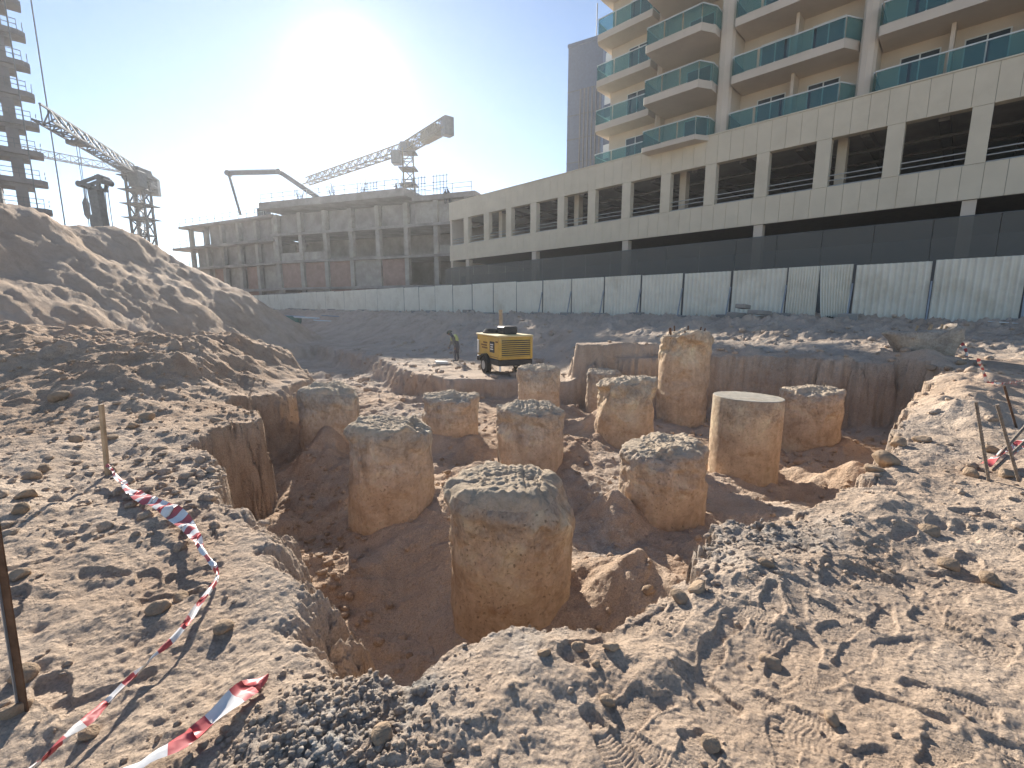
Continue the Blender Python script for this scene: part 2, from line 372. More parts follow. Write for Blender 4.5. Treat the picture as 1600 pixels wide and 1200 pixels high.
PIT = [P2(538, 1052, 0), P2(620, 1035, 0), P2(700, 1002, 0), P2(790, 968, 0), P2(870, 962, 0), P2(950, 958, 0), P2(1010, 925, 0), P2(1060, 885, 0),
       P2(1130, 842, 0), P2(1210, 830, 0), P2(1290, 792, 0), P2(1350, 745, 0), P2(1415, 690, 0), P2(1432, 650, 0), P2(1455, 612, 0), P2(1478, 596, 0),
       P2(1400, 584, 0), P2(1320, 580, 0), P2(1230, 573, 0), P2(1118, 566, 0), (4.5, 14.4), (2.6, 14.8), (1.8, 14.9), (-0.9, 15.4), (-3.4, 16.7), (-6.9, 23.3),
       (-13.4, 31.7), (-16.0, 28), (-10.5, 18), (-7.0, 13.2), (-4.8, 10.8), (-4.9, 7.6), (-4.05, 6.9), (-4.02, 5.4), (-3.0, 4.35), (-1.62, 2.62)]
def fence_z(s): return 1.18 + 0.005 * s
BLK_XY = at_y(1440, 545, 11.9)[:2]
rp = random.Random(11)
PRINTS = [(rp.uniform(0.3, 3.4), rp.uniform(1.2, 3.2), rp.choice((0.6, 0.9, 2.2, -0.8, -2.4)) + rp.uniform(-0.5, 0.5), rp.uniform(0.008, 0.017), rp.choice((70, 80, 90, 100, 0))) for _ in range(120)]
PRINTS += [(rp.uniform(2.2, 5.2), rp.uniform(2.4, 4.2), rp.uniform(-3.1, 3.1), rp.uniform(0.015, 0.03), 0) for _ in range(30)]
PRINTS += [(rp.uniform(-3.2, -1.6), rp.uniform(1.4, 3.6), rp.uniform(-3.1, 3.1), rp.uniform(0.015, 0.03), 0) for _ in range(22)]
def height(x, y, fine=True):
    """height of the ground and the masks of brown soil and grey rubble"""
    x = np.asarray(x, float); y = np.asarray(y, float)
    # the level round the pit
    dn = (x - FENCE0.x) * NIN.x + (y - FENCE0.y) * NIN.y            # distance from the fence into the site
    s = (x - FENCE0.x) * U.x + (y - FENCE0.y) * U.y
    wob = fbm(x * 0.23, y * 0.23, 3, 5)
    bench = sst(3.0, 1.8, x) * sst(12.5, 14.5, y)
    bench = np.maximum(bench, sst(-5.5, -8.5, x) * sst(15, 19, y))
    L = -0.75 * bench + 0.35 * sst(-8, -14, x) * sst(6, 12, y) * (1 - bench) + 0.03 * np.clip(x - 2, 0, 8)
    zf = 1.18 + 0.005 * np.clip(s, -20, 130)
    bank = sst(7.6 + 3.0 * wob + 1.2 * bench, 1.3, dn + 0.8 * wob)
    T = L + (zf - L) * bank
    # raised strip of uncut earth behind the far piles
    T = smax(T, 0.50 + 0.10 * fbm(x * 1.3, y * 1.3, 3, 15) - 7.0 * np.maximum(np.maximum(np.abs(x - 3.55) - 1.25, np.abs(y - 15.3) - 0.35) + 0.25 * fbm(x * 2.1, y * 2.1, 3, 16), 0), 0.06)
    T = smax(T, 0.42 - 0.9 * np.maximum(np.hypot(x - BLK_XY[0], y - BLK_XY[1]) - 0.75, 0), 0.1)
    # spoil heap to the left of the pit
    hx = sst(-4.5, -6.4, x + 0.35 * wob * 2); hy = sst(5.6, 9.6, y - 0.12 * (x + 6)) * sst(14.5, 11.0, y)
    T = T + 0.98 * hx * hy * (1 - bench)
    T = T + 0.12 * sst(-3.6, -7, x) * sst(3.5, 5.5, y) * sst(8, 6, y)
    # the big mound
    mm = smin(6.55 + 0.5 * fbm(x * 0.35, y * 0.35, 3, 9), smin(0.2 + 0.92 * (-16.8 - x) + 0.11 * np.clip(y - 20, -12, 6) + 1.1 * fbm(x * 0.25, y * 0.14, 4, 21), 0.2 + 0.85 * (37.0 - y) + 0.5 * (-22 - x) * 0.4, 0.8), 0.8)
    mm = smin(mm, 0.2 + 0.9 * (y - 3.0), 0.8)
    mm = mm - 0.55 * sst(23.5, 25.5, y) * sst(-19, -22, x) + 0.25 * sst(27, 28.5, y) * sst(-19, -22, x)
    mound = sst(-0.2, 0.6, mm - T)
    T = smax(T, mm, 0.35)
    T = np.where(np.hypot(x, y) > 60, T * 1.0, T)
    # pit floor interpolated between the feet of the piles
    wsum = 0; fl = 0
    for (px, py, pt, pb, pr) in PILES:
        w = 1 / (0.25 + (x - px) ** 2 + (y - py) ** 2) ** 1.6; wsum = wsum + w; fl = fl + w * pb
    for (px, py, pb, k) in [(-0.65, 2.5, -1.75, 2), (-1.1, 3.6, -1.70, 2), (-2.5, 5.4, -1.62, 1.5), (7.5, 9.5, -1.25, 2), (2.0, 4.4, -1.35, 1.5), (3.9, 5.2, -1.25, 1), (0, 11, -1.3, 1), (-6, 14, -1.6, 5), (-3, 14.2, -1.55, 4), (0.3, 13.6, -1.5, 2), (-6, 19.5, -1.6, 6), (-11, 25, -1.6, 9)]:
        w = k / (0.25 + (x - px) ** 2 + (y - py) ** 2) ** 1.6; wsum = wsum + w; fl = fl + w * pb
    fl = fl / wsum + 0.30 * fbm(x * 0.8, y * 0.8, 4, 31)
    for (px, py, a, r) in [(-2.5, 4.9, 0.30, 0.5), (1.25, 4.2, 0.45, 0.45), (1.75, 3.7, 0.35, 0.4), (1.4, 5.9, 0.45, 0.5), (-0.4, 7.2, 0.35, 0.5), (3.6, 4.9, 0.35, 0.45), (-3.9, 9.4, 0.9, 0.9), (-3.7, 8.2, 0.35, 0.6), (0.9, 8.8, 0.4, 0.6),
                           (5.9, 7.6, 0.35, 0.6), (-1.6, 9.6, 0.35, 0.7), (2.3, 10.6, 0.4, 0.7), (-2.1, 3.9, 0.45, 0.5)]:
        fl = fl + a * np.exp(-((x - px) ** 2 + (y - py) ** 2) / (r * r)) * (0.8 + 0.8 * fbm(x * 1.7, y * 1.7, 3, 44))
    sd = poly_sd(x, y, PIT)
    sdn = sd + 0.26 * fbm(x * 1.1, y * 1.1, 3, 51) + 0.15 * fbm(x * 3.6, y * 3.6, 5, 57, 0.65)
    nl = sst(0.2, -0.6, x) * sst(4.4, 3.0, y)                        # the sloping side of the trench nearest on the left
    wdt = 0.16 + 0.75 * nl + 0.5 * sst(-3.5, -5, x) * sst(8.5, 9.5, y) + 0.16 * sst(6, 12, y) * sst(1, -4, x)
    k = sst(-0.06, 1.0, sdn / wdt); k = np.clip(k + 0.045 * np.sin(k * 18.8 + 3 * fbm(x * 0.7, y * 0.7, 2, 58)) * np.sin(np.pi * np.clip(k, 0, 1)), 0, 1)
    z = T + (np.minimum(fl, T - 0.1) - T) * k
    wallm = np.clip(4 * k * (1 - k), 0, 1)
    z = z + wallm * (0.30 * fbm(x * 3.1, y * 3.1, 3, 59) + 0.16 * fbm(x * 9, y * 9, 3, 60, 0.65))
    # lips of thrown-up earth along the rim
    lip = np.exp(-((sd + 0.32) / 0.22) ** 2) * sst(6.0, 4.0, y) * sst(-1.0, 0.5, x)
    z = z + lip * (0.04 + 0.10 * fbm(x * 2.3, y * 2.3, 3, 61))
    rim_r = np.exp(-((sd + 0.55) / 0.5) ** 2) * sst(4.6, 6.2, x) * sst(4.5, 6.0, y)
    z = z + rim_r * (0.18 + 0.3 * fbm(x * 1.4, y * 1.4, 3, 63))
    far = sst(9, 14, np.hypot(x, y))
    heap = np.clip(hx * hy, 0, 1)
    rough = np.clip(0.26 + 0.7 * bank * far + 0.9 * heap + 0.3 * k + 0.5 * mound + 0.25 * sst(-1.5, -3, x), 0, 1.5)
    z = z + (0.05 + 0.05 * k) * fbm(x * 0.9, y * 0.9, 3, 71) + rough * 0.16 * fbm(x * 1.9, y * 1.9, 4, 73)
    # rills down the face of the mound
    z = z + mound * (0.12 * np.abs(fbm(x * 0.35 + y * 0.2, y * 1.2, 4, 77)) + 0.09 * fbm(x * 1.1, y * 2.2, 5, 78, 0.7) + 0.3 * clods(x, y, 0.4, 171, 0.3))
    z = z + bank * far * 0.34 * np.maximum(fbm(x * 2.6, y * 2.6, 4, 79, 0.6), -0.1)
    brown = np.clip(0.25 + 0.60 * sst(0.05, 0.5, k) + 0.5 * k * fbm(x * 1.5, y * 1.5, 4, 83) + 0.55 * heap + 0.5 * sst(-1.8, -4.5, x) * sst(3.5, 7, y) - 0.25 * mound + 0.6 * fbm(x * 0.6, y * 0.6, 4, 81), 0, 1)
    brown = brown * (1 - 0.7 * sst(15, 19, y) * (1 - mound))
    gp = 0
    for (gx, gy, r, a) in [(-0.62, 1.52, 0.27, 1.3), (-0.80, 1.33, 0.24, 1.2), (-0.42, 1.70, 0.16, 0.9), (1.95, 3.15, 0.4, 0.9), (1.45, 2.95, 0.4, 0.7), (0.1, 2.1, 0.25, 0.5), (-3.6, 12.8, 1.4, 1.0), (-1.9, 11.0, 1.0, 0.8),
                           (1.4, 6.9, 0.9, 0.7), (1.1, 5.3, 0.7, 0.7), (2.5, 8.2, 1.0, 0.6), (4.6, 6.0, 0.9, 0.5), (9, 15.5, 3.2, 0.5), (4.5, 19, 4, 0.35), (-4, 24, 5, 0.4), (13, 12.5, 2.5, 0.5)]:
        gp = np.maximum(gp, a * np.exp(-((x - gx) ** 2 + (y - gy) ** 2) / (r * r)))
    greym = np.clip(gp + 0.35 * (fbm(x * 1.3, y * 1.3, 4, 91)) * (gp > 0.05), 0, 1)
    if fine:
        nr = sst(22, 8, np.hypot(x, y)); zc = z.copy()
        sandy = sst(0.1, 0.9, x) * (1 - np.clip(k * 2, 0, 1)) * sst(9, 6, np.hypot(x, y)) * sst(-0.10, -0.5, sd)
        z = z + rough * (1 - 0.45 * sandy) * nr * (0.050 * fbm(x * 6, y * 6, 4, 101)) + 0.013 * nr * fbm(x * 13, y * 13, 4, 103, 0.6)
        cm = (1 - 0.72 * sandy) * np.clip(fbm(x * 0.9, y * 0.9, 3, 105) * 2.2 + 0.35 + 0.5 * heap + 0.5 * k + 0.4 * bank, 0, 1)
        cm2 = (1 - 0.8 * sandy) * np.clip(fbm(x * 1.6, y * 1.6, 3, 106) * 2.2 + 0.30 + 0.6 * heap + 0.5 * k + 0.3 * gp, 0, 1)
        z = z + cm * (0.55 + 0.5 * heap) * clods(x + 0.03 * fbm(x * 9, y * 9, 2, 2), y + 0.03 * fbm(x * 9 + 50, y * 9, 2, 3), 0.15, 111, 0.40) * (0.17 + 0.45 * heap)
        z = z + cm2 * 0.30 * clods(x, y, 0.06, 121, 0.55)
        z = z + np.clip(gp, 0, 1) * (0.30 * clods(x + 0.01, y, 0.035, 131, 0.8) + 0.020 * fbm(x * 22, y * 22, 3, 133, 0.7) * (np.hypot(x, y) < 6))
        z = z + (heap + 0.5 * k) * 0.45 * clods(x, y, 0.34, 141, 0.30)
        pr = np.zeros_like(z); tread = np.zeros_like(z)
        flat = (1 - k) * (sd < -0.12)
        for (fx, fy, fa, dep, tr) in PRINTS:
            m = (np.abs(x - fx) < 0.3) & (np.abs(y - fy) < 0.3)
            if not m.any(): continue
            dx = x[m] - fx; dy = y[m] - fy; c_, s_ = math.cos(fa), math.sin(fa)
            a = dx * c_ + dy * s_; b = -dx * s_ + dy * c_
            wl = 0.050 - 0.012 * np.clip(-a / 0.1, -0.3, 1) + 0.006 * np.sin(a * 22)
            q = np.maximum(np.abs(a) / 0.148, 0) ** 4 + (b / wl) ** 4
            ins = sst(1.5, 0.7, q) * (1 - 0.5 * np.exp(-((a + 0.045) / 0.018) ** 2)); rimm = np.exp(-((q - 1.9) / 0.9) ** 2)
            zz = -dep * 1.0 * ins + dep * 0.22 * rimm
            if tr: zz = zz + ins * 0.0022 * np.sin((a + 0.25 * np.abs(b)) * tr * 4.2) * (np.abs(b) > 0.004)
            w_ = flat[m]
            z[m] = z[m] + (zc[m] - z[m]) * 0.85 * ins * w_ + zz * w_
    return z, brown, greym

def make_ground():
    cx, cy = 0.0, -0.7
    a1 = np.linspace(R(-58), R(58), 900); a2 = np.linspace(R(58), R(302), 60)[1:-1]
    ang = np.concatenate([a1, a2])
    rr = np.concatenate([np.geomspace(0.05, 1.7, 26)[:-1], np.geomspace(1.7, 24, 860)[:-1], np.geomspace(24, 75, 170)[:-1], np.geomspace(75, 235, 24)])
    A, Rr = np.meshgrid(ang, rr)
    x = (cx + Rr * np.sin(A)).ravel(); y = (cy + Rr * np.cos(A)).ravel()
    z, br, gr = height(x, y)
    V = np.stack([x, y, z], -1)
    me = grid_mesh('ground', V, len(ang), len(rr), M_SOIL, wrap=True)
    for nm, v in (('brown', br), ('grey', gr)):
        at = me.attributes.new(nm, 'FLOAT', 'POINT'); at.data.foreach_set('value', v.astype(np.float32))
    o = link('ground', me); tag(o, 'churned sandy ground with the open foundation pit', None, kind='structure')
    return o
ground = make_ground()
def gz(x, y): return float(height(np.array([x]), np.array([y]))[0][0])
def gzs(x, y): return float(height(np.array([x]), np.array([y]), fine=False)[0][0])

# ------------------------------------------------------------------ hoarding fence along the road
def make_fence():
    PW = 2.33; FH = 2.2
    root = empty('hoarding_fence', FENCE0 + Vector((0, 0, 0)), GRID_RZ, 'long white corrugated sheet hoarding fence on concrete blocks beside the dark car park', 'fence')
    def sheet(w, bent=False):
        prof = []; n = 11; pitch = w / n
        for i in range(n):
            x0 = i * pitch
            prof += [(x0, 0), (x0 + pitch * 0.45, 0), (x0 + pitch * 0.58, 0.07), (x0 + pitch * 0.87, 0.07)]
        prof.append((w, 0)); rows = 9; V = []
        for r in range(rows):
            t = r / (rows - 1)
            for (x, y) in prof:
                if bent:
                    f = max(0, 1 - x / (w * 0.62)); x2 = x * (1 - 0.0) + 0
                    V.append((x * (0.76 + 0.24 * t ** 0.7), y * (1.4 - 0.4 * t) + 0.25 * (1 - t) * (x / w) ** 2, t * FH))
                else: V.append((x, y, t * FH))
        return grid_mesh('panel', np.array(V), len(prof), rows, M_FENCE, smooth=False)
    full = sheet(PW - 0.09); half = sheet(PW * 0.5 - 0.03); bent = sheet(PW * 0.5 - 0.03, True)
    post = MB().box(-0.045, 0.045, -0.06, 0.02, -0.1, FH + 0.02).mesh('post', M_POST)
    brace = MB().bar((0, 0.10, 1.45), (0.0, 0.50, 0.03), 0.05).mesh('brace', M_GALV)
    rail = MB().box(0.0, PW - 0.06, -0.075, -0.03, -0.02, 0.02).mesh('rail', M_GALV)
    block = MB().bbox(-0.32, 0.32, 0.16, 0.78, -0.16, 0.14, 0.02).mesh('footing_block', M_CONC)
    rf = random.Random(3)
    for i in range(-4, 39):
        s = 0.1 + i * PW; p = FENCE0 + U * s; z = fence_z(s)
        dz = rf.uniform(-0.03, 0.03); tilt = rf.uniform(-0.012, 0.012)
        if i == 2:
            link('panel', bent, root, (s + 0.03, 0, z + dz)); link('panel', half, root, (s + PW * 0.5 + 0.02, 0.0, z + dz))
        else: link('panel', full, root, (s + 0.045, 0, z + dz), (tilt, 0, rf.uniform(-0.006, 0.006)))
        link('post', post, root, (s, 0, z + dz))
        link('rail', rail, root, (s + 0.03, 0, z + dz + FH - 0.12))
        if i <= 9: link('brace', brace, root, (s, 0, z), (0, 0, rf.uniform(-0.08, 0.08)))
        b = link('footing_block', block, root, (s, 0, gzs(p.x + NIN.x * 0.7, p.y + NIN.y * 0.7) + 0.05), (0, 0, rf.uniform(-0.12, 0.12)))
    return root
make_fence()

# ------------------------------------------------------------------ piles
def vn3(P, sc, seed):                                   # cheap 3-D noise for numpy points
    x, y, z = P[..., 0] * sc, P[..., 1] * sc, P[..., 2] * sc
    return (vnoise(x + 0.37 * z, y + 0.51 * z, seed) + vnoise(y + 11.0, z * 1.1 + 0.2 * x, seed + 7) + vnoise(z * 1.05 - 5, x + 3.7, seed + 13)) * 0.8
def make_pile(i, info, label, seed, mat, style='rough', taper=0.0, rag=1.0, edge=0.14, tilt=(0, 0)):
    px, py, pt, pb, r = info
    H = pt - pb + 0.55; nu = 180; nz = 90; nt_ = 56
    th = np.linspace(0, 2 * math.pi, nu, endpoint=False); rows = []
    clean = style == 'clean'
    er = 0.025 if clean else edge
    for j in range(nz):
        t = j / (nz - 1); z = -H + (H - er * 0.8) * t
        rows.append((r * (1 - taper * t) , z))
    for j in range(1, 8):                                # rounded, broken edge
        a = j / 7 * math.pi / 2
        rows.append((r * (1 - taper) - er * (1 - math.cos(a)), -er * 0.8 + er * 0.8 * math.sin(a)))
    k0 = len(rows) - 5
    r1 = rows[-1][0]
    for j in range(1, nt_ + 1): rows.append((max(r1 * (1 - j / nt_), 0.0005), 0.0))
    rr = np.array([q[0] for q in rows])[:, None]; zz = np.array([q[1] for q in rows])[:, None]
    P = np.stack([rr * np.cos(th), rr * np.sin(th), zz + 0 * th], -1)
    am = 0.25 if clean else 1.0
    n1 = vn3(P, 1.6, seed); n2 = vn3(P, 5.0, seed + 20); n3 = vn3(P, 16, seed + 40); n4 = vn3(P, 40, seed + 60)
    tz = np.clip((zz + H) / H, 0, 1); upper = sst(-0.75, -0.05, zz)
    dr = am * (0.034 * n1 + (0.022 + 0.030 * upper * rag) * n2 + (0.009 + 0.016 * upper * rag) * n3 + 0.005 * n4)
    groove = np.abs(vn3(P * np.array([1, 1, 0.15]), 7, seed + 80)); dr = dr + (0.004 if clean else 0.012) * (groove - 0.2)
    side = np.clip(rr / r, 0, 1) * np.where(np.arange(len(rows))[:, None] < nz + 7, 1, np.linspace(1, 0, nt_ + 10)[-(len(rows)):][0])
    sidef = np.where(np.arange(len(rows))[:, None] < nz + 7, 1.0, (rr / r1) ** 2)
    if not clean:
        chip = np.maximum(vn3(P, 3.1, seed + 90) - 0.10, 0); dr = dr - rag * (0.14 * upper + 0.05) * chip - 0.07 * rag * upper * np.maximum(vn3(P, 9, seed + 95) - 0.05, 0)
    f = (rr + dr * sidef) / rr
    P[..., 0] *= f; P[..., 1] *= f
    topf = sst(-0.12, 0.0, zz)
    P[..., 2] += topf * ((0.006 if clean else 0.045 * rag) * n1 * 1.2 + (0.004 if clean else 0.035 * rag) * np.round(n2 * 5) / 5 + (0 if clean else 0.03) * n2 + (0.003 if clean else 0.026) * n3 + 0.020 * n4 * (0 if clean else 1))
    if not clean:
        dome = np.where(np.arange(len(rows))[:, None] >= k0, 0.085 * (1 - (rr / r) ** 2), 0); P[..., 2] += dome
    P[..., 2] += sst(-H * 0.45, -0.02, zz + 0 * P[..., 2]) * (tilt[0] * P[..., 0] + tilt[1] * P[..., 1])
    root = empty('concrete_pile', (px, py, pt), 0, label, 'pile', 'foundation piles standing in the pit')
    Pf = P.reshape(-1, 3)
    link('shaft', grid_mesh('shaft', Pf[:(k0 + 1) * nu], nu, k0 + 1, mat, wrap=True), root)
    link('broken_head' if not clean else 'cut_head', grid_mesh('broken_head', Pf[k0 * nu:], nu, len(rows) - k0, M_HEAD if not clean else M_CUT, wrap=True), root)
    return root
PL = ['broad ochre concrete pile with grey crusted domed top, the one nearest the trench corner',
      'squat tan pile with pale layered top between the mottled pile and the broad ochre pile',
      'mottled whitish-brown pile with rounded shoulders against the spoil heap',
      'short tan pile with frayed dark rim near the grey rubble below the bench',
      'upright tan pile with grey crumbling collar standing directly before the shorter pile by the compressor',
      'pale square-shouldered pile standing just below the yellow compressor',
      'small plain pile half hidden behind the ochre stained pile, before the strip of uncut earth',
      'ochre stained pile with slanted broken top beside the tall ragged pile',
      'blocky tan pile with grey ragged rim standing before the smooth flat-topped pile',
      'tallest ragged pile with dark rebar stubs on its broken top',
      'smooth cylindrical pile with a clean flat pale top',
      'wide rough pile standing right behind the smooth flat-topped pile']
RAG = [1.0, 0.9, 0.7, 1.1, 1.1, 0.7, 0.6, 1.2, 1.2, 1.6, 0, 0.9]
MI = [1, 0, 2, 0, 0, 2, 2, 1, 0, 1, 1, 0]
TP = [-0.02, 0.01, 0.07, -0.03, -0.01, 0.0, 0.0, -0.03, -0.01, -0.02, 0.0, -0.05]
ED = [0.17, 0.13, 0.19, 0.08, 0.07, 0.09, 0.09, 0.08, 0.08, 0.10, 0.025, 0.08]
TI = [(-0.05, -0.04), (0.02, -0.03), (-0.06, -0.02), (0.02, -0.03), (0.0, -0.03), (0, -0.03), (-0.05, -0.02), (0.08, -0.05), (0.04, -0.03), (0.05, 0), (-0.03, -0.02), (0.02, -0.03)]
PILE_OBJ = [make_pile(i, PILES[i], PL[i], 200 + 97 * i, M_PILE[MI[i]], 'clean' if i == 10 else 'rough', TP[i], RAG[i], ED[i], TI[i]) for i in range(12)]
rb = random.Random(5)
for k in range(8):                                       # rebar stubs on the tall pile
    a = k * 0.8 + 0.3; rr_ = 0.47 + rb.uniform(-0.05, 0.04); h_ = rb.uniform(0.10, 0.22)
    MB().tube([(rr_ * math.cos(a), rr_ * math.sin(a), -0.15), (rr_ * math.cos(a) * 1.0, rr_ * math.sin(a), h_ * 0.5), (rr_ * math.cos(a) * 1.03, rr_ * math.sin(a) * 1.03, h_)], 0.02, 7).build('rebar', M_RUST, PILE_OBJ[9])
MB().tube([(0.25, 0, -0.06), (0.26, 0, 0.14)], 0.02, 7).build('rebar', M_REBAR, PILE_OBJ[11])

# ------------------------------------------------------------------ car park podium
POD0 = Vector((22.7, 21.0, 0)); BAY = 3.03; OPW = 2.33
Z_SLAB, Z_SILL, Z_HEAD, Z_TOP = 6.70, 8.25, 10.76, 12.5
def make_podium():
    root = empty('car_park_building', POD0, GRID_RZ, 'long beige clad car park building with open bays behind the hoarding fence', 'building')
    s0, s1 = -10.6, 40.97; D = 16.0
    m = MB().box(s0, s1, -0.55, -0.06, Z_TOP - 0.35, Z_TOP - 0.03).box(s0, s1, -D, -0.06, Z_SLAB + 0.02, Z_SLAB + 0.42)
    m.box(s0, s1, -D, -0.5, Z_HEAD + 0.25, Z_HEAD + 0.6)
    m.build('floor_slab', M_CONC, root)
    b = MB()
    b.box(s0, s1, -0.30, -0.06, Z_SLAB + 0.43, Z_SILL - 0.03).box(s0, s1, -0.30, -0.06, Z_HEAD + 0.03, Z_TOP - 0.36)
    b.build('backing_wall', M_JOINT, root)
    MB().box(s0, s1, -0.62, 0.03, Z_TOP - 0.02, Z_TOP + 0.05).build('parapet_cap', M_CLAD, root)
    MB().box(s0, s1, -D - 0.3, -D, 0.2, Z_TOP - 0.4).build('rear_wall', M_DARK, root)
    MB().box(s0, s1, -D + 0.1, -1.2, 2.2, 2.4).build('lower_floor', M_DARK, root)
    MB().box(s1 - 0.3, s1 - 0.01, -D, -0.12, 0.2, Z_TOP - 0.4).build('end_wall', M_PLASTER, root)
    MB().box(s0, s0 + 0.3, -D, -0.62, 0.2, Z_TOP - 0.4).build('end_wall', M_PLASTER, root)
    g = 0.012; pw = BAY / 4
    up = MB().bbox(g / 2, pw - g / 2, -0.06, 0.0, Z_HEAD, Z_TOP - 0.03, 0.006).mesh('cladding_panel', M_CLAD)
    lo = MB().bbox(g / 2, pw - g / 2, -0.06, 0.0, Z_SLAB, Z_SILL, 0.006).mesh('cladding_panel', M_CLAD)
    pier = MB().bbox(g / 2, BAY - OPW - g / 2, -0.50, 0.001, Z_SILL + g, Z_HEAD - g, 0.006).mesh('pier', M_CLAD)
    rail = MB().tube([(0, -0.22, 0), (OPW, -0.22, 0)], 0.03, 8).mesh('rail', M_RAIL)
    icol = MB().box(0, 0.45, -1.9, -1.3, Z_SLAB + 0.42, Z_HEAD + 0.25).mesh('inner_column', M_CLAD)
    soff = MB().box(0, OPW, -0.5, -0.06, Z_HEAD, Z_HEAD + 0.025).mesh('opening_head', M_CLAD)
    sill = MB().box(0, OPW, -0.5, -0.06, Z_SILL - 0.028, Z_SILL - 0.002).mesh('opening_sill', M_CLAD)
    for i in range(-4, 14):
        b0 = 2.27 + BAY * (i - 1) - (BAY - OPW)
        for k in range(4):
            link('cladding_panel', up, root, (b0 + k * pw, 0, 0)); link('cladding_panel', lo, root, (b0 + k * pw, 0, 0))
        link('pier', pier, root, (b0, 0, 0))
        o0 = b0 + BAY - OPW
        for zz in (0.07, 0.36, 0.62): link('rail', rail, root, (o0, 0, Z_SILL + zz))
        link('opening_head', soff, root, (o0, 0, 0)); link('opening_sill', sill, root, (o0, 0, 0))
        if i % 3 == 2: link('inner_column', icol, root, (o0 + OPW - 0.5, 0, 0))
    col = MB().box(-0.25, 0.25, -0.6, -0.1, 0.0, Z_SLAB).mesh('column', M_PLASTER)
    for k in range(-1, 5): link('column', col, root, (1.9 + 9.09 * k, 0, 0))
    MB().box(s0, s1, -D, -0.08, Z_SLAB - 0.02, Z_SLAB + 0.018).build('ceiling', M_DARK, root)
    net = MB().box(0.01, 2.26, 0.02, 0.03, 0.3, 5.93).mesh('screen_panel', M_NET)
    n = int((s1 - s0) / 2.27)
    for k in range(n + 1): link('screen_panel', net, root, (s0 + k * 2.272, 0.05, 0))
    MB().box(s0, s1, 0.06, 0.09, 5.93, 5.97).build('screen_rail', M_STEEL, root)
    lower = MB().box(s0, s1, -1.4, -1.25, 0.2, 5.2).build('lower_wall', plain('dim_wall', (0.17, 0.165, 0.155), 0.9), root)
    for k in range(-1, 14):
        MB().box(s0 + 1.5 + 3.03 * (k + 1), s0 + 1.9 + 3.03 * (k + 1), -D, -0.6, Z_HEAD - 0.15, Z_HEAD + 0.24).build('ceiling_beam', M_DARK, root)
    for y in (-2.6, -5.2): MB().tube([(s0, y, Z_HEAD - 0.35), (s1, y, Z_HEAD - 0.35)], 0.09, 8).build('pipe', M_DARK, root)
    return root
make_podium()

